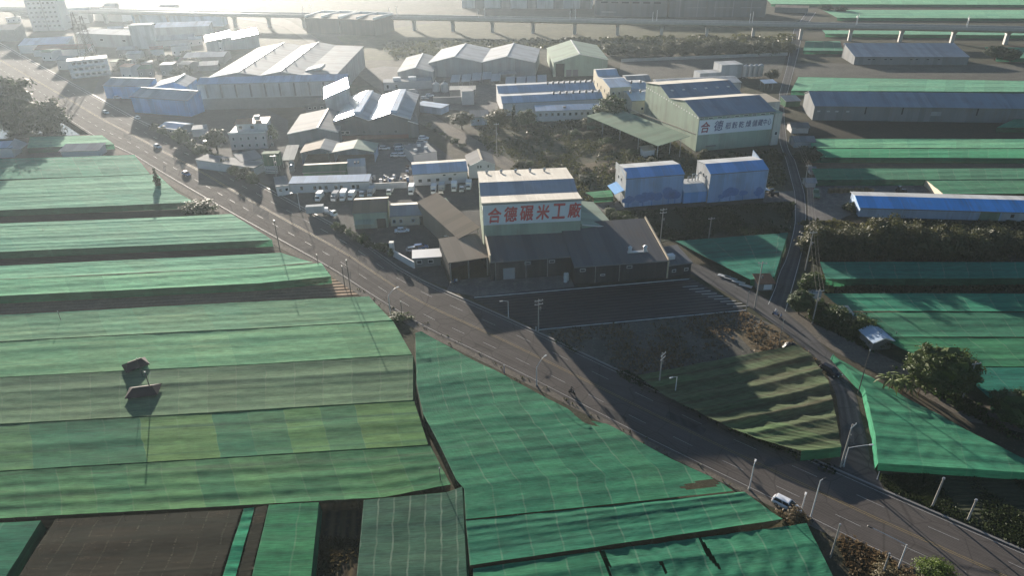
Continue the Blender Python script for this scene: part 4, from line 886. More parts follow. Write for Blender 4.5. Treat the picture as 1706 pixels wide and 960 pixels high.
# black annex in front of the mill
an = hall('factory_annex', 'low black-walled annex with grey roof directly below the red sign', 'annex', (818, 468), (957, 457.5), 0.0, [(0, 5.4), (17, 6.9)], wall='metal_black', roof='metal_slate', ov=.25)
panel(an, 'F', 'roller_door', 3.2, 6.2, .1, 3.3, 'door_grey'); windows(an, 'F', [9.5, 15.8], 3.9, 1.5, .8)
for u in (1.2, 9.0, 14.6): panel(an, 'F', 'downpipe', u, u + .12, .1, 5.1, 'steel', .06, .08)
m = MB(); m.box(-.2, .15, -.3, 17, 5.2, 7.4); m.build('parapet', 'trim_tan', an.root)
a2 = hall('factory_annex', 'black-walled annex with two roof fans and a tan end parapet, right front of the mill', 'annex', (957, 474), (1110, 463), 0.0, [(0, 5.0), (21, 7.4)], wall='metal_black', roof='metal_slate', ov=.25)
m = MB(); m.hexa([(a2.W - .1, -.3, 0), (a2.W + .25, -.3, 0), (a2.W + .25, 21.3, 0), (a2.W - .1, 21.3, 0), (a2.W - .1, -.3, 5.6), (a2.W + .25, -.3, 5.6), (a2.W + .25, 21.3, 8.1), (a2.W - .1, 21.3, 8.1)]); m.build('end_parapet', 'trim_tan', a2.root)
for u in (15.2, 19.2):
    m = MB(); z0 = _zat(a2.P, 4.5); m.tube((u, 4.5, z0), (u, 4.5, z0 + 1.6), .45, n=10); m.tube((u, 4.5, z0 + 1.6), (u, 4.5, z0 + 2.0), .6, .2, 10); m.build('roof_fan', 'lamp_white', a2.root)
m = MB(); m.box(14.6, 19.8, 4.0, 5.0, _zat(a2.P, 4.5) + .1, _zat(a2.P, 4.5) + .35); m.build('fan_base', 'steel', a2.root)
windows(a2, 'F', [2.0, 14.0], 3.5, 1.4, .8); windows(a2, 'F', [7.2], 1.9, 1.2, .5)
for u in (5.2, 11.4): panel(a2, 'F', 'downpipe', u, u + .12, .1, 4.8, 'steel', .06, .08)
a3 = hall('factory_annex', 'smallest black annex with cooling unit on its roof, at the lane end of the mill', 'annex', (1112, 463), (1150, 458), 0.0, [(0, 3.6), (9, 4.2)], wall='metal_black', roof='metal_dark', ov=.15)
m = MB(); m.box(.6, 2.6, 2, 3.6, 4.0, 5.1); m.build('cooling_unit', 'lamp_white', a3.root); windows(a3, 'F', [1.6, 5.0], 1.4, 1.1, .8)
a4 = hall('open_shed', 'brownish monopitch roof over open dark bays, left end of the annex', 'shed', (750, 468), (816, 458), 0.0, [(0, 5.2), (12.5, 6.2)], wall='metal_black', roof='metal_tan', walls='BLR', posts=[(.3, .1), (5, .1), (10, .1)], ov=.25)
for i, u in enumerate((18.6, 19.4, 19.3)):
    m = MB()
sack = thing('sack_pile', 'white sacks and drums stacked against the annex corner on the apron', 'sacks', G((942, 470)), 0); 
for i, (x, y, h_) in enumerate(((0, 0, 1.7), (.5, .9, 2.0), (.1, 1.9, 1.5))):
    m = MB(); m.tube((x, y, 0), (x, y, h_), .5, .42, 10); m.tube((x, y, h_), (x, y, h_ + .25), .42, .1, 10); m.build('sack', 'sack_white', sack)
# office and gatehouses beside the mill
b = hall('cream_workshop', 'cream workshop with pale ridge and three windows between mill and brown-roofed hall', 'workshop', (652, 377), (727, 373), 0.0, [(0, 3.3), (4.2, 4.9), (8, 4.0)], wall='render_cream', roof=['metal_pale', 'metal_cream'], ov=.25)
windows(b, 'F', [1.0, 3.0, 6.6], .9, 1.1, 1.3); panel(b, 'F', 'garage_opening_shade', 8.6, b.W - .4, .05, 2.8, 'opening')
b = hall('brown_roof_hall', 'grey-green hall with a rusty brown front roof slope beside the road gate', 'hall', (592, 382), (647, 379), 0.0, [(0, 5.2), (6, 6.9), (9.5, 6.0)], wall='metal_sage', roof=['metal_brown', 'metal_cream'], ov=.25)
m = MB(); m.hexa([(.2, -2.6, 2.4), (6, -2.6, 2.4), (6, -.06, 2.9), (.2, -.06, 2.9), (.2, -2.6, 2.5), (6, -2.6, 2.5), (6, -.06, 3.0), (.2, -.06, 3.0)]); m.build('awning', 'metal_sage', b.root)
panel(b, 'F', 'garage_opening_shade', 6.6, b.W - .5, .05, 3.0, 'opening')
b = hall('link_roof', 'pale green flat roof bridging from cream workshop to the mill', 'roof', (725, 353), (756, 348), 5.0, [(0, 5.0), (((725, 333)), 5.4)], wall='metal_sage', roof='metal_sage', walls='B', posts=[(.3, .2), (5.2, .2)], ov=.1)
b = hall('gate_kiosk', 'small flat white-roofed kiosk by the road in front of the open shed', 'kiosk', (690, 446), (735, 443), 0.0, [(0, 2.8), (4.0, 3.0)], wall='concrete_dark', roof='trim_white', ov=.35)
windows(b, 'F', [1.5, 4.5], 1.0, 1.4, 1.1)
b = hall('roadside_house', 'blue-roofed white house with cream ridge behind the row of box trucks', 'house', (690, 310), (779, 304), 0.0, [(0, 4.2), (5.5, 5.8), (9.5, 5.2)], wall='render_white', roof=['metal_sky', 'metal_cream'], ov=.3)
windows(b, 'F', [2.2, 5.2, 8.2, 12.5], 1.1, 1.4, 1.3); windows(b, 'F', [10.5, 14.2], 2.9, 1.2, .7)
b = hall('flat_roof_block', 'flat grey-roofed block between car park and blue-roofed house', 'building', (690, 276), (729, 270), 0.0, [(0, 4.0), (13, 4.1)], wall='render_grey', roof='metal_grey', ov=.05)
for x, y in ((2, 4), (5, 9), (6.5, 5)):
    m = MB(); m.box(x - .6, x + .6, y - .5, y + .5, 4.2, 5.0); m.build('roof_hatch', 'lamp_white', b.root)
b = hall('gabled_house', 'white gabled house with dark grey roof beside the unpaved yard lane', 'house', (782, 297), (827, 294), 0.0, [(0, 4.4), (4.6, 6.3), (9.2, 4.4)], axis='y', depth=12, wall='render_white', roof='metal_dark', caps=(1,), cap_mat='trim_tan')
windows(b, 'F', [3.2, 4.2, 6.8], 3.4, .7, 1.2); windows(b, 'F', [4.4, 7, 8.2], 1.2, .7, .9)
# blue buildings on the field edge
MUR = []
def blue_hall(label, FL, FR, z, e, r, mural, front=0.0):
    b = hall('blue_hall', label, 'hall', FL, FR, z, [(0, e), (4.6, e + 1.7), (10.5, e + .9)], wall='metal_hallblue', roof=['metal_blue', 'metal_white'], wall_mats={'L': 'metal_white', 'R': 'metal_white'}, group='blue painted halls', ov=.15)
    m = MB(); R = rnd(mural)
    for cx, r_ in r:
        for k in range(7):
            a = R.uniform(0, 6.28); q = R.uniform(0, r_ * .7); x, z_ = cx + math.cos(a) * q * 1.5, .6 + r_ * 1.15 + math.sin(a) * q * .7; w = r_ * R.uniform(.35, .6)
            m.face([(x + math.cos(t) * w * 1.2, -.012 - .0005 * k, z_ + math.sin(t) * w) for t in [2 * math.pi * i / 10 for i in range(10)]])
        m.face([(cx - .18, -.017, .05), (cx + .18, -.017, .05), (cx + .12, -.017, r_ * 1.1), (cx - .12, -.017, r_ * 1.1)])
    m.build('mural', 'mural_blue', b.root)
    return b
b = blue_hall('left blue hall with a painted row of dark blue trees and a small left awning', (1040, 346), (1135, 338), 0, 9.6, [(1.2, 1.6), (6, 2.0), (9, 2.3), (14.5, 2.5), (16.6, 2.1)], 3)
m = MB(); m.hexa([(-3.0, 1.0, 4.2), (-.04, 1.0, 5.4), (-.04, 9, 5.4), (-3.0, 9, 4.2), (-3.0, 1.0, 4.32), (-.04, 1.0, 5.52), (-.04, 9, 5.52), (-3.0, 9, 4.32)]); m.build('awning', 'metal_blue', b.root)
panel(b, 'L', 'door', 2, 4.5, .05, 3.2, 'door_grey'); windows(b, 'L', [4.5, 7.2], 7.2, .8, 1.2)
m = MB(); m.box(-.12, .12, -.1, 10.6, 9.4, 11.6); m.build('end_parapet', 'metal_white', b.root)
b = blue_hall('right blue hall with a low painted tree mural and tall right end parapet', (1178, 338), (1272, 330), 0, 9.6, [(4, 1.1), (7.6, 2.4), (12, 1.4), (17.6, 1.6)], 4)
windows(b, 'L', [3, 5, 7], 7.0, .8, 1.4)
m = MB(); m.hexa([(b.W - .1, -.1, 0), (b.W + .15, -.1, 0), (b.W + .15, 11, 0), (b.W - .1, 11, 0), (b.W - .1, -.1, 9.7), (b.W + .15, -.1, 9.7), (b.W + .15, 11, 12.6), (b.W - .1, 11, 12.6)]); m.build('end_parapet', 'metal_sky', b.root)
m = MB(); m.hexa([(b.W + .16, 1, 2.4), (b.W + 2.6, 1, 1.9), (b.W + 2.6, 6, 1.9), (b.W + .16, 6, 2.4), (b.W + .16, 1, 2.5), (b.W + 2.6, 1, 2.0), (b.W + 2.6, 6, 2.0), (b.W + .16, 6, 2.5)]); m.build('awning', 'metal_sky', b.root)
b = hall('blue_link', 'low deep blue block joining the two blue halls, pipes on its roof', 'building', (1138, 339), (1176, 336), 0.0, [(0, 3.6), (3, 5.2), (8, 5.0)], wall='metal_blue', roof=['metal_sky', 'metal_white'], ov=.02)
for k, (x, h_) in enumerate(((3.2, 1.8), (4.6, 2.6), (5.6, 2.0), (6.6, 2.8))):
    m = MB(); m.tube((x, 5.5, 5.0), (x, 5.5, 5.0 + h_), .22, n=7); m.tube((x, 5.5, 5.0 + h_), (x + .7, 5.2, 5.0 + h_ + .1), .2, n=7); m.build('pipe', 'galvanised', b.root)
# drying and storage centre
b = hall('grain_warehouse', 'tall sage warehouse with a white lettered band and slate double roof beside the lane', 'warehouse', (1158.4, 252.3), (1281.4, 241.6), 0.0,
         [(0, 13.4), ((1150.4, 166.4), 16.4), ((1133.6, 162.9), 13.9), ((1117.6, 139.8), 17.0), ((1100.8, 136), 14.6)], wall='metal_sage', roof=['metal_greyblue', 'metal_cream', 'metal_greyblue', 'metal_cream'], ov=.4)  # sunlit back slopes painted cream, shaded front slopes painted grey-blue
WARE = b
sp_ = panel(b, 'F', 'sign_panel', .3, b.W - .2, 6.4, 12.0, 'sign_white', .004, .05); k = b.W / 31.3
xs = [(1.2, 4.8), (6.6, 10.3), (11.3, 13.5), (14.0, 16.2), (16.8, 19.0), (19.7, 21.9), (22.5, 24.6), (24.8, 26.9), (27.1, 28.6), (28.9, 30.4)]
lettering(sp_, '合', 0, [(xs[0][0] * k, xs[0][1] * k, 7.2, 4.1)], -.075, 'ink_maroon', .025, .1)
lettering(sp_, '德稻穀乾燥儲藏中心', 0, [(x0 * k, x1 * k, 7.5 + .05 * i + (.0 if i == 0 else .35), 3.9 if i == 0 else 2.5) for i, (x0, x1) in enumerate(xs[1:])], -.075, 'ink_navy', .016, .1)
windows(b, 'F', lin(1.2, b.W - 1.2, 9), 12.3, 2.0, .6); 
m = MB()
for y in lin(.6, b.D - .8, 22): m.box(-.06, -.004, y, y + .8, 12.5, 13.0)
m.build('vent_strip', 'trim_white', b.root)
for k_, e in enumerate(lin(3, b.W - 3, 6)):
    m = MB(); t = (b.P[2][0] + b.P[3][0]) / 2; zz = _zat(b.P, t) + .1; m.box(e - .5, e + .5, t - .5, t + .5, zz, zz + .4); m.build('skylight', 'lamp_white', b.root)
m = MB(); m.box(4, 8, -1.0, -.03, 1.8, 2.0); m.build('canopy', 'metal_dark', b.root)
rb = hall('warehouse_lift_tower', 'narrow cream lift block on the lane side of the lettered warehouse', 'building', (1283, 242), (1295, 241), 0.0, [(0, 12.6), (9, 12.8)], wall='metal_cream', roof='metal_sage', ov=.05)
windows(rb, 'F', [1.6], 4.0, 1.1, 1.4)
rb = hall('warehouse_annex', 'pale brown stepped block behind the lift tower at the lane', 'building', (1272, 195), (1296, 193), 0.0, [(0, 6.4), (12, 7.0)], wall='metal_cream', roof='trim_tan', ov=.1)
lb = hall('drive_through_shed', 'large grey-green lean-to roof on posts left of the lettered warehouse', 'shed', (1096, 243), (1158, 231), 6.0, [(0, 6.0), (((1158, 231)), 7.4)], axis='y', depth=((1041.5, 183), 6.0), wall='metal_green', roof='metal_green', walls='B', posts=[(.3, .3), (6, .3), (11, .3), (.3, 12), (.3, 24), (.3, 36)], ov=.3)
m = MB(); m.box(_q := lb.W - .25, lb.W + .1, 0, lb.D, 7.5, 7.9); m.build('ridge_flashing', 'trim_tan', lb.root)
hut = hall('garden_hut', 'small pale hut among shrubs in front of the drive-through shed', 'hut', (1072, 262), (1090, 260), 0.0, [(0, 2.6), (3, 3.2)], wall='render_white', roof='trim_tan', ov=.4)
# long white factory with two ridges and cream office
b = hall('white_factory', 'long white factory with two pale ridges left of the cream office block', 'factory', (837.5, 172), (1004, 164), 5.6, [(0, 5.6), ((835.3, 160.5), 7.6), ((829, 156), 6.4), ((823, 143.7), 8.6), (((822, 141), 8.0))], wall='render_white', roof=['metal_sky', 'metal_white', 'metal_sky', 'metal_white'], ov=.3)
FAC = b
def ridge_vents(b, i, n, e0, e1): 
    t, zz = b.P[i]
    for e in lin(b.E * e0, b.E * e1, n):
        m = MB(); m.tube((e, t - .9, zz), (e, t - .9, zz + 1.0), .45, n=7); m.tube((e, t - .9, zz + 1.0), (e, t - .9, zz + 1.4), .7, .3, 7); m.build('roof_vent', 'concrete_dark', b.root)
ridge_vents(b, 1, 8, .52, .98); ridge_vents(b, 3, 9, .52, .98)
b = hall('factory_wing', 'low white wing with a row of square windows in front of the long white factory', 'building', (893, 202.5), (1000, 199), 0.0, [(0, 4.6), ((890, 176), 5.4)], wall='render_white', roof='metal_sky', ov=.2)
windows(b, 'F', lin(2, b.W - 3, 10), 2.2, 1.3, 1.5)
for x in (b.W * .45,): 
    m = MB(); m.box(x - .6, x + .6, 2, 3, 5.0, 5.8); m.build('roof_hatch', 'concrete_dark', b.root)
b = hall('cream_office', 'cream office block with two stepped blue-white roofs beside the big broad tree', 'office', (1016, 146), (1052, 144), 9.0, [(0, 9.0), ((1003, 131.5), 10.4), ((1001, 130), 9.9), ((997, 127), 9.9), ((985, 117), 12.0), (((984, 115.5), 11.6))], wall='render_cream', roof=['metal_sky', 'metal_white', 'metal_white', 'metal_sky', 'metal_white'], ov=.1)
windows(b, 'F', [1.8, 4.6, 7.4], 5.6, 1.2, 1.4); windows(b, 'F', [1.8, 4.6, 7.4], 2.2, 1.2, 1.4); windows(b, 'L', lin(2, max(6, b.D - 2), 5), 5.0, 1.0, 1.8)
m = MB(); m.tube((4, b.D - 2, 11.8), (4, b.D - 2, 16), .06, n=5); m.build('aerial', 'steel', b.root)
b = hall('cream_factory', 'cream factory wing with white ridges between office block and lettered warehouse', 'factory', (1053, 168), (1100, 165.5), 5.8, [(0, 5.8), ((1053, 154), 7.6), ((1052, 149), 6.6), ((1050, 138), 8.6), (((1049, 134), 7.6))], wall='render_cream', roof=['metal_sky', 'metal_white', 'metal_sky', 'metal_white'], ov=.2)
ridge_vents(b, 1, 3, .1, .8); ridge_vents(b, 3, 3, .1, .8); windows(b, 'F', [5, 7.5, 10], 1.5, 1.3, 1.3)
b = hall('white_roof_hall', 'long low hall with one sunlit white roof slope behind the lettered warehouse', 'hall', (1100, 143), (1235, 137), 6.5, [(0, 6.5), (9, 7.6), (12, 7.0)], wall='metal_white', roof='metal_white', ov=.2)
b = hall('small_white_hall', 'small white-roofed hall behind the cream factory wing', 'hall', (1046, 136), (1085, 134), 6.0, [(0, 6.0), (5, 7.6), (9, 7.2)], wall='render_grey', roof=['metal_pale', 'metal_white'], ov=.2)
b = hall('white_block', 'blank white box building standing beside the four silos', 'building', (1200, 131), (1235, 129), 0.0, [(0, 7.0), (10, 7.0)], wall='metal_white', roof='metal_white', ov=.02)
b = hall('white_block', 'low white box left of the blank box building near the silos', 'building', (1165, 134), (1200, 132), 0.0, [(0, 3.6), (8, 3.6)], wall='metal_white', roof='metal_white', ov=.02)
for i, wh in enumerate(('first of four silos counted from the white box', 'second of four silos counted from the white box', 'third of four silos counted from the white box', 'fourth silo, farthest from the white box')):
    g = G((1240 + i * 8.4, 130 - i * .4)); o = thing('silo', 'grey steel ' + wh, 'silo', g, 0, 'silos behind the lettered warehouse'); m = MB(); m.tube((0, 0, .8), (0, 0, 6.4), 1.5, n=14); m.build('tank', 'galvanised', o, smooth=False); m = MB(); m.tube((0, 0, 6.4), (0, 0, 7.2), 1.55, .3, 14); m.build('roof', 'steel', o); m = MB(); [m.tube((x, y, 0), (x, y, 1.0), .1, n=5) for x in (-1, 1) for y in (-.8, .8)]; m.build('stand', 'steel', o)
b = hall('lane_canopy', 'blue-white canopy on posts beside the lane behind the warehouse', 'canopy', (1272, 151), (1292, 150), 0.0, [(0, 3.6), (5, 4.2)], wall='metal_white', roof='metal_sky', walls='', posts=[(.2, .2), (4.5, .2), (.2, 4.8), (4.5, 4.8)])
# three large grey halls
b = hall('twin_gable_hall', 'pale grey hall with two broad gables and white ridge strips', 'hall', (716, 128.5), (904, 129.5), 0.0, [(0, 7.8), ((757, 94), 11.2), ((804, 102), 8.3), ((845.6, 91), 11.4), ((893, 99), 8.3)], axis='y', depth=((709, 82), 7.8), wall='metal_pale', roof='metal_white', caps=(1, 3), ov=.4)
panel(b, 'F', 'downpipe', b.P[2][0] - .3, b.P[2][0] + .3, .1, 8, 'metal_dark')
b = hall('sage_gable_hall', 'yellow-green gabled hall with tall dark doors, right of the twin gable hall', 'hall', (922, 127.6), (1009, 125.5), 0.0, [(0, 7.6), ((964, 87), 11.8), ((1009.6, 95), 8.6)], axis='y', depth=((898, 80), 7.6), wall='metal_sage', roof='metal_sage', caps=(1,), ov=.4)
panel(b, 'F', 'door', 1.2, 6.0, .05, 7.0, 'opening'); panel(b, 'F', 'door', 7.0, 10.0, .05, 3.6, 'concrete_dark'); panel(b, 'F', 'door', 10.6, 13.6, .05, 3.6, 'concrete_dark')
b = hall('small_gable_hall', 'smaller grey gabled hall left of the twin gable hall', 'hall', (664, 139), (721, 138), 0.0, [(0, 6.0), ((690, 115), 8.2), ((720, 121), 6.0)], axis='y', depth=((661, 96), 6.0), wall='metal_pale', roof='metal_pale', caps=(1,), ov=.3)
b = hall('grey_annex', 'flat grey annex with white roof boxes in front of the small gabled hall', 'building', (640, 151), (720, 147), 0.0, [(0, 4.0), (7, 4.2)], wall='render_grey', roof='metal_pale', ov=.1); windows(b, 'F', [2, 6.5], 1, 1.4, 2.0)
for x in (5, 13):
    m = MB(); m.box(x, x + 4, 2, 5, 4.3, 5.8); m.build('roof_box', 'lamp_white', b.root)
cn = [(759, 133), (777, 132), (794, 130), (811, 128), (826, 131), (850, 136), (868, 136), (885, 135), (903, 133)]
for i, p in enumerate(cn):
    g = G(p, 2.6); o = thing('parking_canopy', ('first', 'second', 'third', 'fourth', 'fifth', 'sixth', 'seventh', 'eighth', 'ninth')[i] + ' tilted white parking canopy from the left before the twin gable hall', 'canopy', (g.x, g.y, 0), -.05, 'white parking canopies'); m = MB(); w_, d_ = 2.4, 4.4
    m.hexa([(-w_, -d_, 2.3), (w_, -d_, 2.5), (w_, d_, 4.4), (-w_, d_, 4.2), (-w_, -d_, 2.4), (w_, -d_, 2.6), (w_, d_, 4.5), (-w_, d_, 4.3)]); m.build('roof', 'metal_white', o)
    m = MB(); [m.tube((x, y, 0), (x, y, 2.4 + (y > 0) * 1.6), .09, n=5) for x in (-2, 2) for y in (-3.6, 3.6)]; m.build('posts_frame', 'steel', o)
b = hall('flat_canopy', 'flat pale canopy behind the slanting row of parking canopies', 'canopy', (833, 124), (860, 123), 3.2, [(0, 3.2), (6, 3.4)], roof='metal_pale', walls='', posts=[(.3, .3), (8, .3), (.3, 5.6), (8, 5.6)])
b = hall('tank_yard_wall', 'long grey boundary wall of the tank yard', 'wall', (722, 174), (775, 172), 0.0, [(0, 3.2), (.5, 3.2)], wall='concrete_dark', roof='concrete', ov=.05)
b = hall('concrete_tank', 'tall pale cubic concrete tank beside the boundary wall', 'tank', (770, 175), (790, 174), 0.0, [(0, 6.4), (7, 6.4)], wall='render_grey', roof='concrete_dark', ov=.05)
b = hall('tank_shed', 'low shed with a sunlit pale roof behind the concrete tank', 'shed', (749, 150), (792, 149), 3.4, [(0, 3.4), (6, 3.9)], wall='concrete_dark', roof='metal_cream', ov=.2)
for x in (727, 741):
    g = G((x, 152)); o = thing('process_tank', 'domed white tank beside the low pale-roofed shed, %s of a pair' % ('left' if x == 727 else 'right'), 'tank', g, 0, 'domed process tanks'); m = MB(); m.tube((0, 0, 0), (0, 0, 3.8), 1.9, n=14); m.tube((0, 0, 3.8), (0, 0, 4.8), 1.9, .5, 14); m.build('tank', 'metal_white', o); m = MB(); m.tube((0, 0, 4.7), (0, 0, 5.5), .3, n=7); m.build('vent', 'steel', o)
b = hall('flat_white_shed', 'flat pale blue-roofed shed standing askew at the yard lane', 'shed', (735, 191), (748, 185), 0.0, [(0, 3.0), (14, 3.2)], wall='metal_sky', roof='metal_sky', ov=.3)
b = hall('pale_blue_hut', 'small pale blue hut with grey roof between the yard trees', 'hut', (785, 209), (815, 207.5), 0.0, [(0, 3.6), (7, 4.6)], wall='metal_sky', roof='metal_grey', ov=.3); windows(b, 'F', [3.2], 1.6, .9, .9)
# big white roofed factory, left
b = hall('ribbed_factory', 'large white factory with two long receding gables and a ribbed pilastered front', 'factory', (337, 183), (582, 176), 0.0, [(0, 12.0), (((347, 129.4)), 13.6)], wall='metal_white', roof='metal_sky', walls='FLR', ov=.2)
for u in lin(4, b.W - 4, 10): panel(b, 'F', 'pilaster', u - .4, u + .4, 5.6, 11.6, 'concrete_dark', .01, .3)
panel(b, 'F', 'open_bay_shade', .4, b.W - .4, .05, 5.2, 'concrete_dark', .006, .05)  # dark panel stands in for shade under the open lower storey
YF = b.D
b2 = hall('white_gable_roof', 'two long pale receding gables behind the ribbed factory front', 'factory', (347, 129.4), (582, 125), 12.0, [(0, 12.0), ((395.6, 121), 14.4), ((434.6, 125), 12.6), ((467, 119), 14.4), ((504, 124), 12.4), ((560, 124), 11.6)], axis='y', depth=((420, 78), 12.4), wall='metal_pale', roof='metal_pale', caps=(1, 3), ov=.3)
for ci in (1, 3): 
    for e in lin(6, b2.E - 6, 5):
        t, zz = b2.P[ci]; m = MB(); m.tube((t + .8, e, zz), (t + .8, e, zz + 1.0), .4, n=6); m.build('roof_vent', 'steel', b2.root)
mm = MB(); t0 = b2.P[4][0]; mm.hexa([(t0 - .5, 8, 12.4), (t0 + 8, 8, 13.2), (t0 + 8, 17, 13.2), (t0 - .5, 17, 12.4), (t0 - .5, 8, 12.9), (t0 + 8, 8, 14.6), (t0 + 8, 17, 14.6), (t0 - .5, 17, 12.9)]); mm.build('raised_roof', 'metal_white', b2.root)
b = hall('glinting_hall', 'white-roofed hall blazing in the sun behind the ribbed factory', 'hall', (342, 68), (428, 61.5), 7.0, [(0, 6.6), (17, 8.8), (17.01, 7.0), (34, 9.2)], axis='y', depth=26, wall='metal_pale', roof='metal_glossy', ov=.3)
b = hall('glinting_shed', 'small monopitch shed with dazzling roof beside the dark-fronted factory', 'shed', (541, 163), (583, 160), 10.8, [(0, 10.8), (10.5, 14.5)], axis='y', depth=20, wall='metal_white', roof='metal_glossy', ov=.3)
b = hall('dark_cottage', 'low dark-walled building with brown roof left of the dazzling shed', 'building', (510, 188), (560, 185), 0.0, [(0, 4.2), (5, 5.4), (9, 4.6)], wall='concrete_dark', roof='metal_tan', ov=.3); windows(b, 'F', [2, 4.4, 7.5], 1.6, 1.3, 1.1)
# dark fronted factory
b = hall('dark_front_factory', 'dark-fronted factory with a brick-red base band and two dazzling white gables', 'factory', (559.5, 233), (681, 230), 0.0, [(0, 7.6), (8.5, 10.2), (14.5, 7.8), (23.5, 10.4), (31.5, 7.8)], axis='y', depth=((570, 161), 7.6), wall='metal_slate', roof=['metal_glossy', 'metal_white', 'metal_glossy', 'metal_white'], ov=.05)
panel(b, 'F', 'brick_band', -.02, b.W + .02, .05, 1.7, 'metal_brick', .006, .2); windows(b, 'F', [3.2, 5.2], 2.4, 1.6, 1.3); windows(b, 'F', [12, 18.5, 25], 2.4, 1.3, 1.2, 'metal_grey')
m = MB(); m.box(-.1, b.W + .1, -.12, .14, 6.9, 8.2); m.build('front_parapet', 'metal_slate', b.root)
for ci in (1, 3):
    t, zz = b.P[ci]; m = MB(); m.box(t - .2, t + 2.6, 2, b.E - 3, zz - .4, zz + .75); m.build('roof_monitor', 'metal_sky', b.root)
for e in lin(3, b.E - 6, 9):
    t, zz = b.P[1]; m = MB(); m.box(t - 1.4, t - .5, e, e + .6, zz - .1, zz + .35); m.build('roof_vent', 'lamp_white', b.root)
bb = hall('dark_lean_to', 'open dark lean-to with tan end wall on the lane side of the dark-fronted factory', 'shed', (682, 230), (696, 229), 0.0, [(0, 7.2), (4.2, 5.6)], axis='y', depth=32, wall='metal_dark', roof='metal_dark', ov=.1)
b = hall('grey_gable_pair', 'grey-brown gabled hall left of the dark-fronted factory, tan ridge strip', 'hall', (483, 246), (557, 243), 0.0, [(0, 5.6), ((519, 230.6), 7.6), ((556, 236), 5.6)], axis='y', depth=((493, 191), 5.6), wall='metal_grey', roof='metal_grey', caps=(1,), cap_mat='trim_tan', ov=.2)
b = hall('yellowish_gable', 'pale yellow-roofed gabled shed, left one of two behind the green shed', 'shed', (505, 273), (554, 271), 0.0, [(0, 4.4), ((528, 258), 5.8), ((552, 260.5), 4.4)], axis='y', depth=((512.5, 238.5), 4.4), wall='metal_sky', roof=['metal_tan', 'metal_pale'], walls='BLR', ov=.5); panel(b, 'L', 'side_panel', .1, 2, .1, 3, 'metal_sky')
b = hall('yellowish_gable', 'wide pale green-roofed gabled shed, right one of two behind the green shed', 'shed', (549, 273), (620, 271), 0.0, [(0, 4.2), ((583, 258.5), 5.8), ((619, 262), 4.2)], axis='y', depth=((553, 241), 4.2), wall='metal_sky', roof=['metal_cream', 'metal_sage'], walls='BR', ov=.5, posts=[(.2, .2)])
b = hall('green_shed', 'dark green windowless shed with cream back roof behind the long white house', 'shed', (508, 304), (578, 300.5), 0.0, [(0, 3.6), (3.4, 5.0), (6, 4.6)], wall='metal_darkgreen', roof=['metal_darkgreen', 'metal_cream'], ov=.3)
b = hall('white_cabin', 'white container cabin with two dark roof slots right of the green shed', 'cabin', (580, 294), (610, 292), 0.0, [(0, 3.4), (5.4, 4.6)], wall='metal_white', roof='metal_white', ov=.05)
for x in (2.6, 3.8):
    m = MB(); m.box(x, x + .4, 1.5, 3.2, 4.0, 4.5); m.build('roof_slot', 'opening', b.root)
b = hall('long_white_house', 'long low white house with dark windows facing the row of trucks', 'house', (484, 322), (616, 318), 0.0, [(0, 3.4), (6, 3.7)], wall='render_white', roof='metal_sky', ov=.15)
windows(b, 'F', [4, 8.4, 10.2, 12.2, 15.5, 17.3, 21.3, 22.8], .9, 1.2, 1.5)
b = hall('boundary_wall', 'white boundary wall between long white house and blue-roofed house', 'wall', (617, 316), (678, 313), 0.0, [(0, 2.0), (.3, 2.0)], wall='render_white', roof='concrete', ov=.05)
b = hall('green_hoarding', 'tall dark green screened water stand with louvred base beside the tan canopy', 'tower', (442, 290), (470, 289), 0.0, [(0, 7.4), (3.2, 7.4)], wall='metal_darkgreen', roof='metal_darkgreen', base=3.0, posts=[(.2, .1), (4.6, .1), (.2, 3), (4.6, 3)], ov=.02)
m = MB(); [m.box(.3, 4.4, -.1, -.02, z_, z_ + .28) for z_ in (.3, .9, 1.5, 2.1, 2.6)]; m.build('louvre_panel', 'trim_white', b.root)
b = hall('tan_canopy', 'concave tan canopy on posts right of the green water stand', 'canopy', (470, 267), (489, 266), 3.0, [(0, 3.0), (((475, 243), 4.2))], wall='metal_tan', roof='metal_cream', walls='R', posts=[(.1, .2), (3.6, .2), (.1, 9), (3.6, 9)])
for i in range(3):
    g = G((487, 273 + i * 6.2)); o = thing('steel_tank', ('rearmost', 'middle', 'front')[i] + ' domed steel water tank in the column beside the green shed', 'tank', g, 0, 'water tanks beside the green shed'); m = MB(); m.tube((0, 0, .5), (0, 0, 2.1), .95, n=12); m.tube((0, 0, 2.1), (0, 0, 2.6), .95, .25, 12); m.build('tank', 'galvanised', o); m = MB(); m.box(-.8, .8, -.8, .8, 0, .5); m.build('stand', 'concrete', o)
# roadside sheds left of the yard
b = hall('roadside_shed', 'long grey-roofed shed slanting along the road below the pink house', 'shed', (425, 293), (443, 284), 0.0, [(0, 3.0), (26, 3.4)], wall='render_white', roof='metal_grey', ov=.3)
b = hall('roadside_shed', 'flat grey roof beside the green water stand', 'shed', (404, 284), (440, 277), 0.0, [(0, 3.2), (10, 3.6)], wall='render_white', roof='metal_grey', ov=.2)
b = hall('corner_house', 'small white flat-roofed house at the road corner left of the long white house', 'house', (463, 327), (484, 324), 0.0, [(0, 3.2), (10, 3.3)], wall='render_white', roof='metal_grey', ov=.1); windows(b, 'F', [1.2, 3.2], 1.4, 1.1, 1.1)
b = hall('pink_house', 'pinkish two-storey house with orange tiled top floor beside the round tree', 'house', (386, 250), (447, 247), 0.0, [(0, 6.2), (12, 6.2)], wall='render_pink', roof='concrete', ov=.05); windows(b, 'F', lin(1.6, 16, 6), 3.8, 1.0, 1.3); windows(b, 'F', lin(1.6, 16, 6), 1.0, 1.0, 1.3)
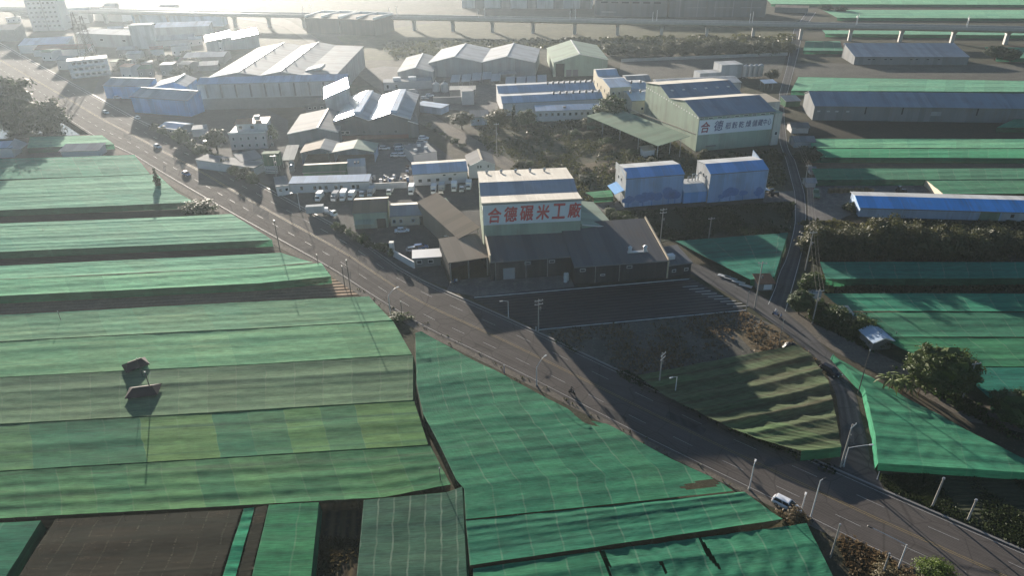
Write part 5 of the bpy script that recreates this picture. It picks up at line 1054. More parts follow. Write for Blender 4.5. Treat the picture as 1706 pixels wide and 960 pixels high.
tp = MB(); tp.box(2.6, 14.5, 3.5, 10.5, 6.36, 9.4); tp.build('top_storey', 'render_white', b.root)
tp = MB(); tp.face([(2.2, 3, 9.4), (8, 3, 9.4), (8, 7, 10.6), (2.2, 7, 10.6)]); tp.face([(2.2, 7, 10.6), (8, 7, 10.6), (8, 11, 9.4), (2.2, 11, 9.4)]); tp.face([(8, 3, 9.42), (14.9, 3, 9.42), (14.9, 11, 9.9), (8, 11, 9.9)]); tp.face([(2.2, 3, 9.4), (2.2, 7, 10.6), (2.2, 11, 9.4)]); tp.face([(8, 3, 9.4), (8, 11, 9.4), (8, 7, 10.6)]); tp.build('tiled_roof', 'tile_orange', b.root)
tp = MB(); tp.box(9.5, 11.5, 6, 8, 9.9, 11.6); tp.build('stair_head', 'render_grey', b.root)
for u in (4.2, 8.8):
    m = MB(); m.box(u - .6, u + .6, 3.44, 3.49, 7.3, 8.5); m.build('window', 'glass_dark', b.root)
m = MB(); m.box(-.1, b.W + .1, -.1, .1, 6.36, 7.1); m.build('balcony_parapet', 'render_white', b.root)
b = hall('roadside_cottage', 'low cottage with pale roof right below the front blue shed at the road', 'house', (268, 222), (300, 226), 0.0, [(0, 2.8), (4, 3.8), (8, 3.0)], wall='render_grey', roof='metal_sky', ov=.4); windows(b, 'F', [2.5, 6], 1, 1.1, 1.1)
b = hall('flat_hut', 'flat-roofed pale hut beside the round tree across from the pink house', 'hut', (322, 228), (345, 226), 0.0, [(0, 3.0), (6, 3.2)], wall='render_white', roof='metal_pale', ov=.1)
# blue sheds by the road
def blue_shed(label, FL, FR, z, prof, axis='x', depth=None, nv=4):
    b = hall('blue_shed', label, 'shed', FL, FR, z, prof, axis=axis, depth=depth, wall='metal_blue', roof='metal_white', caps=(1,), group='blue sheds by the main road', ov=.3); return b
b = blue_shed('left blue shed with white monopitch front roof near the road', (178, 163.5), (250, 165), 0.0, [(0, 6.4), (7.5, 8.6), (9, 8.2)]); roof_vents(b, 6.2, 4, .5, 'steel', .15, .9)
b = blue_shed('front and widest blue shed with white roof beside the cottage', (225, 187), (319, 194), 0.0, [(0, 7.4), (8, 9.8), (9.6, 9.4)]); roof_vents(b, 6.8, 4, .5, 'steel', .15, .9)
b = blue_shed('rear blue shed whose white gable ridge points away', (255, 168), (306, 166), 0.0, [(0, 6.4), ((279, 143), 9.0), ((305, 147), 6.6)], 'y', 18)
# right side sheds
b = hall('blue_roof_shed', 'long low shed with a bright blue roof in front of the machine yard', 'shed', (1430, 361), (1760, 371), 0.0, [(0, 3.0), ((1411, 326), 4.6), (9.5, 4.2)], wall='metal_sky', roof=['metal_blue_bright', 'metal_white'], ov=.4)
windows(b, 'F', [43, 48, 53, 58], 1.0, 1.2, 1.3, 'trim_white'); panel(b, 'F', 'wall_patch', 34, 39.5, .05, 2.7, 'metal_green'); panel(b, 'F', 'wall_patch', 40.0, 63, .05, 2.75, 'metal_white')
b = hall('grey_blue_shed', 'very long blue-grey shed with a bright ridge on the far right', 'shed', (1353, 200), (1760, 206), 0.0, [(0, 6.2), ((1333.5, 152), 9.6), (17.5, 7.5)], wall='metal_grey', roof=['metal_greyblue', 'metal_white'], ov=.4)  # white back slope stands for the strip of sun on the roof
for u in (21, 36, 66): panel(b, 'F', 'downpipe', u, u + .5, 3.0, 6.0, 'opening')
windows(b, 'F', [2, 6, 9.5, 14], 3.6, 1.4, .7, 'metal_pale', 'metal_white'); panel(b, 'F', 'roller_door', 48, 52, 2.6, 4.4, 'metal_pale')
b = hall('far_grey_shed', 'isolated grey shed below the viaduct on the far right', 'shed', (1422, 107.5), (1611, 108), 0.0, [(0, 4.4), (6, 5.4), ((1409, 71.5), 8.2), (20, 6)], wall='metal_grey', roof='metal_greyblue', ov=.3)
windows(b, 'F', [8, 10.5, 17, 20, 31, 34, 40, 46], 2.6, 1.6, .8, 'metal_pale', 'opening')
for i, (px_, lab, roof_, w_) in enumerate((((1322, 246), 'grey hipped field hut right of the lane, beside the net corner', 'metal_grey', 34), ((1318, 222), 'dull flat-roofed field hut behind the hipped one', 'metal_dark', 28), ((1343, 312), 'small white field hut beside the leaning poles', 'metal_pale', 15), ((1350, 291), 'tiny tilted sheet roof behind the white field hut', 'metal_grey', 10))):
    b = hall('field_hut', lab, 'hut', px_, (px_[0] + w_, px_[1]), 0.0, [(0, 2.4), (3.2, 3.6), (6.4, 2.4)] if i < 2 else [(0, 1.7), (2, 2.5), (4, 1.7)] if i == 2 else [(0, 1.3), (2.4, 1.9)], wall='render_grey', roof=roof_, ov=.4)
b = hall('lane_stall', 'green-netted stall with pale roof at the end of the long blue-grey shed', 'stall', (1308, 178), (1332, 177), 0.0, [(0, 2.6), (6, 3.6)], wall='metal_darkgreen', roof='metal_pale', ov=.3)
b = hall('lane_shed', 'white-roofed lean-to in the greenery right of the lane junction', 'shed', (1400, 541), (1427, 539), 1.4, [(0, 1.8), (2.2, 2.5), (4.6, 3.0)], wall='render_grey', roof=['metal_sky', 'metal_cream'], ov=.3)
b = hall('lane_shed', 'small white gabled shed with blue-grey roof further along the dirt lane', 'shed', (1452, 585), (1489, 581), 0.0, [(0, 2.3), (2.1, 3.2), (4.3, 2.3)], axis='y', depth=4.6, wall='concrete_dark', roof='metal_sky', ov=.4)
b = hall('tool_box_shed', 'tiny white shed half hidden by the junction trees', 'shed', (1349, 503), (1366, 502), 0.0, [(0, 2.2), (2.4, 2.4)], wall='render_white', roof='metal_white', ov=.1)
b = hall('rusty_shed', 'low rusty-roofed shed at the corner of the two lanes', 'shed', (1262, 485), (1288, 484), 0.0, [(0, 2.0), (3.6, 2.6)], wall='concrete_dark', roof='metal_rust', ov=.3); panel(b, 'F', 'white_board', 1.4, 3.4, .3, 1.7, 'sign_white')
for i, p in enumerate(((1206, 462), (1217, 466), (1230, 472), (1242, 478))):
    o = thing('white_sheet', 'pale corrugated sheet lying along the lane verge, %s from the mill end' % ('first', 'second', 'third', 'fourth')[i], 'sheet', G(p), -.62, 'pale sheets along the lane verge'); m = MB(); m.box(-1.6, 1.6, -.6, .6, .35, .42); m.build('sheet', 'metal_white', o); m = MB(); m.box(-1.5, 1.5, -.1, .1, 0, .35); m.build('support', 'concrete', o)
# left sheds among the nets
b = hall('net_side_shed', 'long pale shed lying between two nets near the road', 'shed', (104, 262), (168, 260), 0.0, [(0, 2.6), (5.5, 3.4)], wall='render_white', roof='metal_pale', ov=.5)
b = hall('net_side_shed', 'white shed with a raised winged roof at the left edge', 'shed', (-40, 266), (24, 262), 0.0, [(0, 4.0), (7, 4.6)], wall='render_white', roof='metal_sky', ov=.3)
m = MB(); x = b.W; m.hexa([(x - 1, -1, 3.9), (x + 3.4, -1, 3.2), (x + 3.4, 7, 3.2), (x - 1, 7, 5.6), (x - 1, -1, 4.0), (x + 3.4, -1, 3.3), (x + 3.4, 7, 3.3), (x - 1, 7, 5.7)]); m.build('wing_roof', 'metal_pale', b.root)
# far left town
T = [('town_tower', 'wide grey apartment tower at the upper left edge', 'tower', (56, 52), (108, 50), 0, [(0, 24), (16, 24)], 'render_grey', 'concrete'),
     ('town_hall_roof', 'long pale blue roof below the apartment tower', 'hall', (30, 76), (112, 72), 5, [(0, 5), (14, 7.5)], 'render_white', 'metal_sky'),
     ('brown_roof_row', 'dull red-brown roofed row house in the hazy upper left', 'house', (58, 94), (150, 92), 0, [(0, 4.2), (8, 6)], 'render_white', 'metal_brick'),
     ('grey_hall', 'grey twin-gabled hall left of the tall white cube, upper left', 'hall', (132, 76), (224, 80), 0, [(0, 8.5), (12, 10), (20, 8)], 'metal_pale', 'metal_white'),
     ('white_cube', 'tall blank white cube building among the upper left halls', 'building', (224, 82), (260, 80), 0, [(0, 15), (12, 15)], 'metal_white', 'metal_white'),
     ('three_storey_block', 'white three-storey block with balconies at the far end of the road', 'building', (120, 131), (186, 124), 0, [(0, 9.5), (10, 9.5)], 'render_white', 'concrete'),
     ('far_hall', 'long pale hall beyond the white cube, nearer of the far pair', 'hall', (258, 60), (350, 57), 0, [(0, 6), (12, 8)], 'metal_pale', 'metal_sky'),
     ('far_hall', 'long pale hall below the viaduct, farther of the far pair', 'hall', (222, 38), (322, 42), 0, [(0, 9), (16, 11)], 'metal_sky', 'metal_white'),
     ('far_hall', 'white-roofed block right of the farther pale hall', 'hall', (318, 44), (372, 43), 0, [(0, 8), (12, 9)], 'metal_sky', 'metal_white'),
     ('sunlit_roof_house', 'house with crumpled bright roof right of the apartment tower', 'house', (106, 40), (150, 38), 0, [(0, 8), (12, 11)], 'render_grey', 'metal_white'),
     ('far_house', 'small pale gabled house above the grey hall', 'house', (158, 34), (205, 36), 0, [(0, 7), (10, 9), (18, 7)], 'render_white', 'metal_white'),
     ('left_edge_house', 'dark hazy house at the very left edge', 'house', (-30, 70), (30, 68), 0, [(0, 8), (14, 10)], 'concrete_dark', 'metal_dark'),
     ('shaded_hall', 'grey shaded lean-to hall between white cube and ribbed factory', 'hall', (262, 78), (325, 74), 0, [(0, 4), (10, 6)], 'render_grey', 'metal_pale'),
     ('salvage_roof', 'patched pale roof shed left of the two long gables', 'shed', (305, 96), (372, 94), 4, [(0, 4), (9, 5.5), (16, 4)], 'concrete_dark', 'metal_white'),
     ('salvage_roof', 'low patched grey roof shed below the salvage yard', 'shed', (330, 110), (362, 108), 3, [(0, 3), (8, 4)], 'concrete_dark', 'metal_pale')]
for nm, lab, cat, FL, FR, z, prof, wl2, rf2 in T:
    b = hall(nm, lab, cat, FL, FR, z, prof, wall=wl2, roof=rf2, ov=.2)
    if nm == 'town_tower':
        for r_ in range(6): windows(b, 'F', lin(3, b.W - 3, 6), 3 + r_ * 3.4, 2.0, 1.6)
        panel(b, 'F', 'recess', b.W * .48, b.W * .52, .1, 23, 'concrete_dark')
    if nm == 'three_storey_block':
        for r_ in range(3):
            windows(b, 'F', lin(3, b.W - 3, 6), 1.0 + r_ * 3.1, 2.0, 1.5)
            m = MB(); m.box(-.1, b.W + .1, -1.4, -.02, r_ * 3.1 + 2.85, r_ * 3.1 + 3.05); m.build('balcony', 'render_white', b.root)
    if nm in ('white_cube',):
        m = MB(); m.box(-.2, b.W + .2, -.2, .1, 15.1, 15.9); m.build('parapet', 'trim_white', b.root)
    if nm == 'grey_hall': windows(b, 'F', [b.W * .45, b.W * .85], 4, 3, 1.6)
# dark twin sheds and far industry
for k, (FL, FR, lab) in enumerate((((512, 55), (567, 57), 'dark flat-roofed warehouse with white roof edges, left half of the twin sheds'), ((570, 57), (625, 60), 'dark flat-roofed warehouse with white roof edges, right half of the twin sheds'))):
    b = hall('dark_warehouse', lab, 'warehouse', FL, FR, 0.0, [(0, 11), (14, 12.2), (28, 11)], wall='metal_black', roof='metal_tan', ov=.02, group='twin dark warehouses')
    for x0, x1, y0, y1 in ((-.2, .4, 0, 28), (b.W - .4, b.W + .2, 0, 28), (b.W * .5 - .3, b.W * .5 + .3, 0, 28), (-.2, b.W + .2, 27.6, 28.2)):
        m = MB(); m.box(x0, x1, y0, y1, 11.2, 12.9); m.build('roof_edge', 'trim_white', b.root)
b = hall('long_white_factory', 'very long white factory with grey bays beyond the viaduct, top centre', 'factory', (770, 13), (985, 14), 0.0, [(0, 14), (30, 16)], wall='metal_white', roof='metal_white', ov=.2)
for u in lin(12, b.W - 10, 5): panel(b, 'F', 'grey_bay', u, u + 9, .1, 10, 'metal_dark')
b = hall('dark_block', 'dark grey industrial block beyond the viaduct, left of two', 'factory', (990, 26), (1110, 28), 0.0, [(0, 17), (30, 17)], wall='metal_dark', roof='metal_dark', ov=.1)
panel(b, 'F', 'pale_frame', 6, 18, 3, 3.6, 'metal_pale'); windows(b, 'F', lin(8, b.W - 8, 6), 10, 6, 1.6, 'metal_grey')
b = hall('dark_block', 'dark grey industrial block beyond the viaduct, right of two', 'factory', (1114, 28), (1274, 28), 0.0, [(0, 15), (30, 15)], wall='metal_dark', roof='metal_dark', ov=.1)
for u in lin(8, b.W - 12, 5): panel(b, 'F', 'pale_frame', u, u + .6, .2, 14, 'metal_grey')
for u in lin(14, b.W - 20, 3): panel(b, 'F', 'pale_beam', u, u + 16, 7, 7.5, 'metal_grey', .08)
b = hall('far_brown_house', 'small brown house by the far end of the side lane', 'house', (1290, 20), (1345, 22), 0.0, [(0, 4), (8, 5)], wall='concrete_dark', roof='metal_tan')
b = hall('low_wall', 'low pale boundary wall along the grey dirt lot', 'wall', (1035, 103), (1312, 92), 0.0, [(0, 1.6), (.35, 1.6)], wall='concrete', roof='concrete', ov=.02)
b = hall('roadside_wall', 'white plastered wall curving from the gate towards the kiosk', 'wall', (655, 428), (690, 448), 0.0, [(0, 1.9), (.3, 1.9)], wall='render_white', roof='render_white', ov=.02)
b = hall('gate_pillar', 'tall white gate pillar at the yard entrance', 'pillar', (650, 425), (657, 425), 0.0, [(0, 3.6), (1.2, 3.6)], wall='render_white', roof='concrete', ov=.06)
b = hall('roadside_wall', 'low white wall along the pavement below the brown-roofed hall', 'wall', (590, 394), (655, 425), 0.0, [(0, .8), (.3, .8)], wall='render_white', roof='concrete', ov=.02)
# lattice transmission towers
def lattice(label, base, ty):
    g = G(base); h = top_h(base, ty); o = thing('lattice_tower', label, 'transmission tower', g, .3, 'lattice towers in the upper left'); legs = []
    W_ = lambda z_: 2.6 * (1 - z_ / h) + .55
    for sx_ in (-1, 1):
        for sy_ in (-1, 1):
            m = MB(); m.tube((sx_ * W_(0), sy_ * W_(0), 0), (sx_ * W_(h), sy_ * W_(h), h), .16, .1, 5); m.build('leg', 'pole_dark', o)
    m = MB(); n = 9
    for i in range(n):
        z0_, z1_ = h * i / n, h * (i + 1) / n; a, c = W_(z0_), W_(z1_)
        for s in (-1, 1): m.tube((-a, s * a, z0_), (c, s * c, z1_), .07, n=4); m.tube((a, s * a, z0_), (-c, s * c, z1_), .07, n=4); m.tube((s * a, -a, z0_), (s * c, c, z1_), .07, n=4); m.tube((s * a, a, z0_), (s * c, -c, z1_), .07, n=4)
    m.build('bracing', 'pole_dark', o)
    for k in (.72, .84, .95):
        m = MB(); m.tube((-3.2, 0, h * k), (3.2, 0, h * k), .12, n=4); m.tube((-3.2, 0, h * k), (0, 0, h * k + 1), .08, n=4); m.tube((3.2, 0, h * k), (0, 0, h * k + 1), .08, n=4); m.build('crossarm', 'pole_dark', o)
lattice('taller steel lattice tower before the apartment tower', (148, 117), 20)
lattice('shorter steel lattice tower right of the taller one', (160, 115), 26)
# ---------------------------------------------------------------- vehicles
ORD = 'first second third fourth fifth sixth seventh eighth ninth tenth eleventh twelfth thirteenth fourteenth fifteenth sixteenth seventeenth eighteenth nineteenth twentieth twenty-first twenty-second'.split()
RD = math.radians(-42.4)
def gl(p, z=0.055): q = G(p); return Vector((q.x, q.y, z))
car('white hatchback pulled up on the road edge beside the lamp post in the lower right', gl((1310, 846)), RD, 'car_white', 4.6, 'cars on the main road')
car('black car driving down the narrow lane past the wedge net', gl((1383, 622)), math.radians(-58), 'car_black', 4.5, 'cars on the lanes')
car('pale car coming down the main road between pond and pink house', gl((263, 246)), RD, 'car_white', 4.6, 'cars on the main road', 'sedan')
car('blue car with a white bonnet in the sunlit patch of the main road', gl((311, 292)), RD, 'car_blue', 4.6, 'cars on the main road', 'sedan')
car('bright white car in the shade near the pond, highest on the main road', gl((177, 189)), RD, 'car_white', 4.8, 'cars on the main road')
car('white car between the blue sheds and the road centre line', gl((229, 198)), math.radians(137), 'car_white', 4.5, 'cars on the main road')
for p, a, pt, lab in (((670, 387), 8, 'car_white', 'white saloon parked in front of the cream workshop'), ((690, 419), 14, 'car_silver', 'silver car in the mill yard, left of a close pair'), ((701, 415), 14, 'car_blue', 'blue car in the mill yard, right of a close pair'),
        ((641, 249), 0, 'car_white', 'white car alone in the car park under the brick-red band'), ((665, 245), 5, 'car_silver', 'silver car at the rear of the car park column'), ((667, 250), 3, 'car_white', 'white car second from the rear in the car park column'), ((667, 256), 4, 'car_silver', 'silver car third from the rear in the car park column'), ((660, 261), 0, 'car_white', 'white car lowest in the car park column, left'), ((671, 261), 0, 'car_white', 'white car lowest in the car park column, right'),
        ((706, 232), -5, 'car_white', 'white van-like car by the dark lean-to'), ((703, 239), 4, 'car_silver', 'silver car below the one by the dark lean-to'), ((708, 165), 10, 'car_silver', 'silver car on the yard lane behind the flat white shed'), ((716, 161), 10, 'car_white', 'white car on the yard lane behind the flat white shed'), ((657, 149), -30, 'car_silver', 'silver car in front of the flat grey annex'),
        ((345, 241), -40, 'car_white', 'white car parked by the flat-roofed pale hut'), ((197, 164), 20, 'car_white', 'white car parked beside the left blue shed')):
    car(lab, gl(p), math.radians(a), pt, 4.4, 'parked cars', 'sedan' if 'saloon' in lab else 'hatch')
tr = [((533, 333), 'leftmost white box truck, below the dark windows of the long white house', 0), ((559, 333), 'white box truck, left of a close trio below the long white house', 0), ((573, 332), 'white box truck in the middle of a close trio below the long white house', 0), ((587, 331), 'white box truck, right of a close trio below the long white house', 0),
      ((619, 325), 'white box truck beside the boundary wall, right of the close trio', 0), ((686, 322), 'single white box truck at the right end of the boundary wall', 0), ((723, 321), 'white box truck, left of a pair below the blue-roofed house', 0), ((736, 320), 'white box truck, right of a pair below the blue-roofed house', 0), ((757, 317), 'white box truck below the right end of the blue-roofed house', 0), ((781, 314), 'white box truck tucked against the rice mill corner', 0)]
R = rnd(4)
for i, (p, lab, _) in enumerate(tr): truck(lab, gl(p), math.radians(-93 + R.uniform(-4, 4)), ('trim_white', 'metal_white', 'sign_white')[i % 3], ('car_white', 'car_white', 'car_silver')[(i * 2) % 3], R.uniform(4.6, 5.5), H=R.uniform(2.3, 2.85))
for p, lab, bx, L in (((605, 326), 'small flatbed truck between the trio and the boundary wall trucks', 'steel', 4.4), ((650, 323), 'dusty flatbed truck under the boundary wall', 'steel', 4.6), ((770, 318), 'flatbed truck between the last two box trucks', 'steel', 4.6)):
    truck(lab, gl(p), math.radians(-92), bx, 'car_silver', L, 'small flatbed trucks', 'flatbed_truck', 'truck', 2.0, True)
truck('white box truck standing crosswise at the yard gate', gl((531, 357)), math.radians(8), 'metal_white', 'car_white', 7.0, 'box trucks in the yard', H=3.0)
truck('white truck with open bed at the yard gate beside the crosswise one', gl((550, 359)), math.radians(-35), 'steel', 'car_white', 5.5, 'box trucks in the yard', 'flatbed_truck', 'truck', 2.4, True)
truck('green farm truck on the concrete of the machine yard', gl((1359, 328)), math.radians(72), 'truck_green', 'truck_green', 6.0, 'farm trucks', 'flatbed_truck', 'truck', 2.4, True)
for i, p in enumerate(((655, 176), (676, 168), (688, 158))):
    truck(('lower left', 'middle', 'upper right')[i] + ' pale truck in the tank yard left of the flat white shed', gl(p), math.radians(15), 'metal_pale', 'car_silver', 6.0, 'pale trucks in the tank yard', H=2.8)
def tractor(label, p, a, col='car_black'):
    o = thing('farm_tractor', label, 'tractor', gl(p), math.radians(a), 'tractors'); m = MB(); m.hexa([(-.2, -.4, .7), (1.7, -.35, .7), (1.7, .35, .7), (-.2, .4, .7), (-.2, -.4, 1.4), (1.7, -.3, 1.25), (1.7, .3, 1.25), (-.2, .4, 1.4)]); m.build('bonnet', col, o)
    m = MB(); m.hexa([(-1.3, -.6, .9), (-.2, -.6, .9), (-.2, .6, .9), (-1.3, .6, .9), (-1.2, -.5, 2.3), (-.3, -.5, 2.3), (-.3, .5, 2.3), (-1.2, .5, 2.3)]); m.build('cab', 'glass_dark', o)
    m = MB(); m.box(-1.35, -.15, -.62, .62, 2.3, 2.42); m.build('roof', col, o)
    for x, y, r in ((-.8, .75, .75), (-.8, -.75, .75), (1.2, .65, .45), (1.2, -.65, .45)):
        m = MB(); m.tube((x, y - .2, r), (x, y + .2, r), r, n=14); m.build('wheel', 'rubber', o)
tractor('dark tractor on the concrete beside the right blue hall', (1288, 326), 5)
tractor('dark tractor at the back of the machine yard', (1500, 322), 0)
# scooters and people
g = gl((953, 657)); scooter('dark motor scooter with a rider in the sunlit lane of the main road', g, RD, 'car_black'); person('rider in dark clothes and dark helmet on the scooter on the main road', g, RD, RIDE, 'cloth_dark', 'cloth_dark', None, 'lamp_black')
g = gl((1292, 526)); scooter('motor scooter with a pale-shirted rider at the lane junction', g, math.radians(-38), 'car_blue'); person('rider in pale shirt on the scooter at the lane junction', g, math.radians(-38), RIDE, 'cloth_white', 'cloth_blue', None, 'lamp_white')
for i, p in enumerate(((752, 474), (757, 472), (765, 470))):
    scooter(('left', 'middle', 'right')[i] + ' motor scooter of three parked under the open brownish shed', gl(p), 1.2 + .2 * i, ('car_silver', 'car_blue', 'car_black')[i], 'scooters parked at the annex')
person('worker in white shirt standing among the scooters at the open shed', gl((761, 474)), -1.0, WALK, 'cloth_white', 'cloth_dark')
person('person in blue walking on the lane verge above the soil plot', gl((1300, 533)), 2.2, WALK, 'cloth_blue', 'cloth_dark')
# round bales and stacked goods in the machine yard
for i in range(9):
    o = thing('bale', ORD[i] + ' dull bundled stack from the left along the machine yard', 'bale', gl((1383 + i * 8.5, 321 - (i % 2) * 1.2)), .1 * i, 'bundled stacks along the machine yard'); m = MB(); m.tube((0, 0, 0), (0, 0, 1.3), .9, .8, 9); m.tube((0, 0, 1.3), (0, 0, 1.6), .8, .3, 9); m.build('bundle', 'leaf_dry', o)
# black plastic heap on the lane edge
o = thing('tarp_heap', 'heap of black plastic sheeting at the corner of the worn net by the lane', 'heap', gl((1316, 580), 0), .3); m = MB(); R = rnd(5); rings = []
for i in range(6):
    t = math.pi * .5 * i / 5.3; rings.append([(math.cos(a) * 1.7 * math.cos(t) * R.uniform(.75, 1.2), math.sin(a) * 1.4 * math.cos(t) * R.uniform(.75, 1.2), 1.2 * math.sin(t) * R.uniform(.8, 1.1)) for a in [2 * math.pi * k / 14 for k in range(14)]])
m.loft(rings); m.build('tarp', 'tarp_black', o)

# ---------------------------------------------------------------- poles, lamps, cables
utility_pole('tall utility pole at the right end of the annex by the dark field', (1099.5, 407), 347, arms=2, rz=.2, key='a')
utility_pole('utility pole between mulched plot and main road', (897, 553), 498.5, arms=2, rz=.3, key='b')
utility_pole('utility pole rising from the worn wavy net', (1097.5, 646), 588, arms=2, rz=.9)
utility_pole('leaning utility pole with bracket in the junction greenery beside the lane shed', (1353, 539), 482, arms=1, rz=.1, key='c')
utility_pole('tall utility pole in front of the rusty shed at the lane corner', (1257, 514), 436, arms=1, rz=-.2)
utility_pole('utility pole by the hedge at the bend of the side lane', (1341, 451), 385, arms=1, rz=.1, key='d')
utility_pole('utility pole beside the white field hut on the side lane', (1340, 309), 274, arms=1, rz=.1, key='e')
utility_pole('utility pole between hipped field hut and lane', (1316, 240), 212, arms=1, rz=.1, key='f')
utility_pole('utility pole behind the big round tree, right of it', (1603, 665), 603, arms=1, rz=.2)
utility_pole('utility pole standing at the left side of the annex lane, dark field behind', (1180, 402), 362, arms=1, rz=.2)
utility_pole('concrete pole at the mouth of the narrow lane', (1400, 779), 707, arms=1, rz=.7)
utility_pole('tall pole in the vacant scrub left of the drive-through shed', (828, 262), 205, arms=1, rz=.3)
utility_pole('utility pole in front of the green water stand', (462, 300), 258, arms=1, rz=.4)
post('tall dark post on the road edge beside the wide pale net', (467, 420), 367, r=.13); post('dark post near the end of the yellow-panelled net', (532, 452), 424)
post('taller of two dark posts standing close together at the brown strip', (585, 490), 433, r=.12); post('shorter of two dark posts standing close together at the brown strip', (575, 481), 443, r=.11)
post('dark post in the round bush at the net corner', (670, 526), 502); post('tall thin dark post beside the lower hipped roof', (257, 668), 620, r=.12); post('thin dark post between the two hipped roofs', (242, 640), 597, r=.06)
post('thin post on the net above the brown strip shadow', (106, 545), 519, r=.07); post('short dark post at the dark gap corner by the seamed net', (735, 815), 780, r=.08)
post('short thin post on the wide pale net', (76, 394), 382, r=.07)
post('concrete post pair at the road edge beside the dirt patch', (1383, 930), 874, 'pole_concrete', .12); post('leaning concrete post in the lower right dirt corner', (1467, 965), 923, 'pole_concrete', .12)
post('left tapered concrete post beside the dark field across the road', (1553, 845), 797, 'pole_concrete', .17, lean=(.02, .0)); post('right tapered concrete post beside the dark field across the road', (1612, 868), 833, 'pole_concrete', .17)
post('short white post at the foot of the bright wedge net', (1461, 800), 787, 'lamp_white', .07)
post('slim steel post at the edge of the straw patch', (1298, 572), 533, 'pole_concrete', .08); post('slim steel post at the corner of the mulched plot', (1243, 516), 486, 'pole_concrete', .08)
post('thin pole at the tip of the bright wedge net', (1385, 604), 590, 'pole_dark', .07); post('dark pole rising through the bright wedge net', (1429, 657), 583, 'pole_dark', .11); post('thin pole behind the small gabled lane shed', (1489, 570), 553, 'pole_dark', .07)
post('white boundary post where the white line meets the road', (893, 552), 545, 'lamp_white', .1); post('blue marker post on the road edge above the seamed net', (840, 622), 609, 'car_blue', .1)
street_lamp('curved-arm street lamp at the round bush beside the road', (651, 527), 492, -48 + 90, 2.4, 1.2)
street_lamp('curved-arm street lamp beside the seamed net halfway along', (894, 643), 612, 48, 2.4, 1.4)
street_lamp('slim street lamp on the far kerb by the mulched plot', (847, 530), 502, 190, 1.3, .3)
street_lamp('slim street lamp in front of the worn wavy net', (1124, 661), 628, 200, 1.0, .25)
street_lamp('tall grey street lamp without arm curve beside the torn hole in the net', (1248, 816), 773, 60, .5, .1)
street_lamp('tall street lamp with a dark head right beside the white hatchback', (1350, 864), 801, 30, .6, .1, head='lamp_black', rad=.12)
street_lamp('street lamp whose long arm reaches over the road with a dark head', (1496, 948), 908, 140, 4.6, .2, head='lamp_black')
street_lamp('street lamp with level arm at the narrow lane mouth', (1405, 778), 746, 5, 3.6, .3)
street_lamp('short street lamp at the white hatchback bonnet', (1335, 852), 828, 60, .4, .1)
street_lamp('grey street lamp at the yard gate beside the crosswise truck', (500, 350), 322, 200, 1.5, .4); street_lamp('slim lamp in the mill yard before the tan lean-to', (749, 416), 393, 180, .6, .1)
for k1, k2, w_ in (('c', 'd', 'junction greenery pole to the lane bend pole'), ('d', 'e', 'lane bend pole to the white field hut pole'), ('e', 'f', 'white field hut pole to the hipped hut pole')):
    for i in range(3): cable(('left', 'middle', 'right')[i] + ' of three overhead cables from ' + w_, POLETOP[k1][i], POLETOP[k2][i], .7)

# ---------------------------------------------------------------- trees and shrubs
tree('huge dark tree at the left edge of the pond', (34, 216), 20, 12, 'broad', ry=10, full=True); tree('lower dark tree on the right bank of the pond', (82, 219), 12, 8, 'broad', full=True)
tree('rounded dark tree across the road from the pink house', (362, 250), 8.5, 4.3, 'broad'); tree('round green tree before the pink house', (446, 240), 7.5, 4.0, 'green')
tree('bushy tree between pale blue hut and yard lane', (770, 215), 7.5, 5.0, 'olive'); tree('broad tree right of the pale blue hut', (830, 216), 8.5, 6.0, 'olive'); tree('narrow pointed tree beside the white wing', (856, 212), 9.5, 2.6, 'cone'); tree('rounded tree right of the pointed one', (876, 214), 8, 4.0, 'green')
tree('big loose green tree in front of the cream office block', (1020, 208), 12.0, 6.8, 'green'); tree('low shrubby tree under the big loose green tree', (985, 213), 5, 4.5, 'olive')
tree('large rounded dense tree at the dirt lane, biggest on the right', (1560, 652), 9.6, 6.4, 'near', ry=5.2, squash=1.05); tree('leafy shoulder of growth at the lower right side of the big round tree', (1590, 655), 5.0, 3.0, 'near')
tree('dense tree at the right edge below the bright blue-green net', (1690, 712), 7.0, 5.0, 'near')
tree('round tree at the lane junction corner', (1330, 523), 5.8, 3.0, 'near'); tree('rounder tree behind the junction corner tree', (1350, 490), 5.6, 3.2, 'green')
banana('clump of broad-leaved banana plants left of the big round tree', (1502, 655), 9, 5.0); 
tree('dark round tree beside the hipped field hut', (1344, 275), 6.5, 4.8, 'broad')
tree('dark tree left of two below the viaduct on the far right', (1656, 100), 8, 5.5, 'broad'); tree('dark tree right of two below the viaduct on the far right', (1682, 104), 7.5, 5.5, 'broad')
tree('thin conifer at the road edge beside the mint net', (266, 318), 8.0, 1.8, 'cone'); 
tree('bright green round bush at the very bottom beside the road', (1556, 962), 2.8, 2.6, 'bright', name='bush', cat='bush')
tree('dry bush at the front wheel of the white hatchback', (1320, 866), 2.0, 2.0, 'dry', name='bush', cat='bush'); tree('dry reddish bush under the leaning concrete post', (1480, 968), 2.0, 2.4, 'dry', name='bush', cat='bush')
tree('dark roadside bush at the end of the narrow pale net', (335, 352), 3.6, 4.8, 'bush', name='bush', cat='bush'); tree('low dark bush left of the roadside bush', (316, 350), 2.4, 3, 'bush', name='bush', cat='bush')
tree('flat dark bush at the corner of net and road around the dark post', (662, 533), 1.5, 3.2, 'bush', name='bush', cat='bush', ry=2.0)
tree('dark shrub beside the blue-roofed shed gable', (1418, 352), 3, 2.4, 'bush', name='bush', cat='bush')
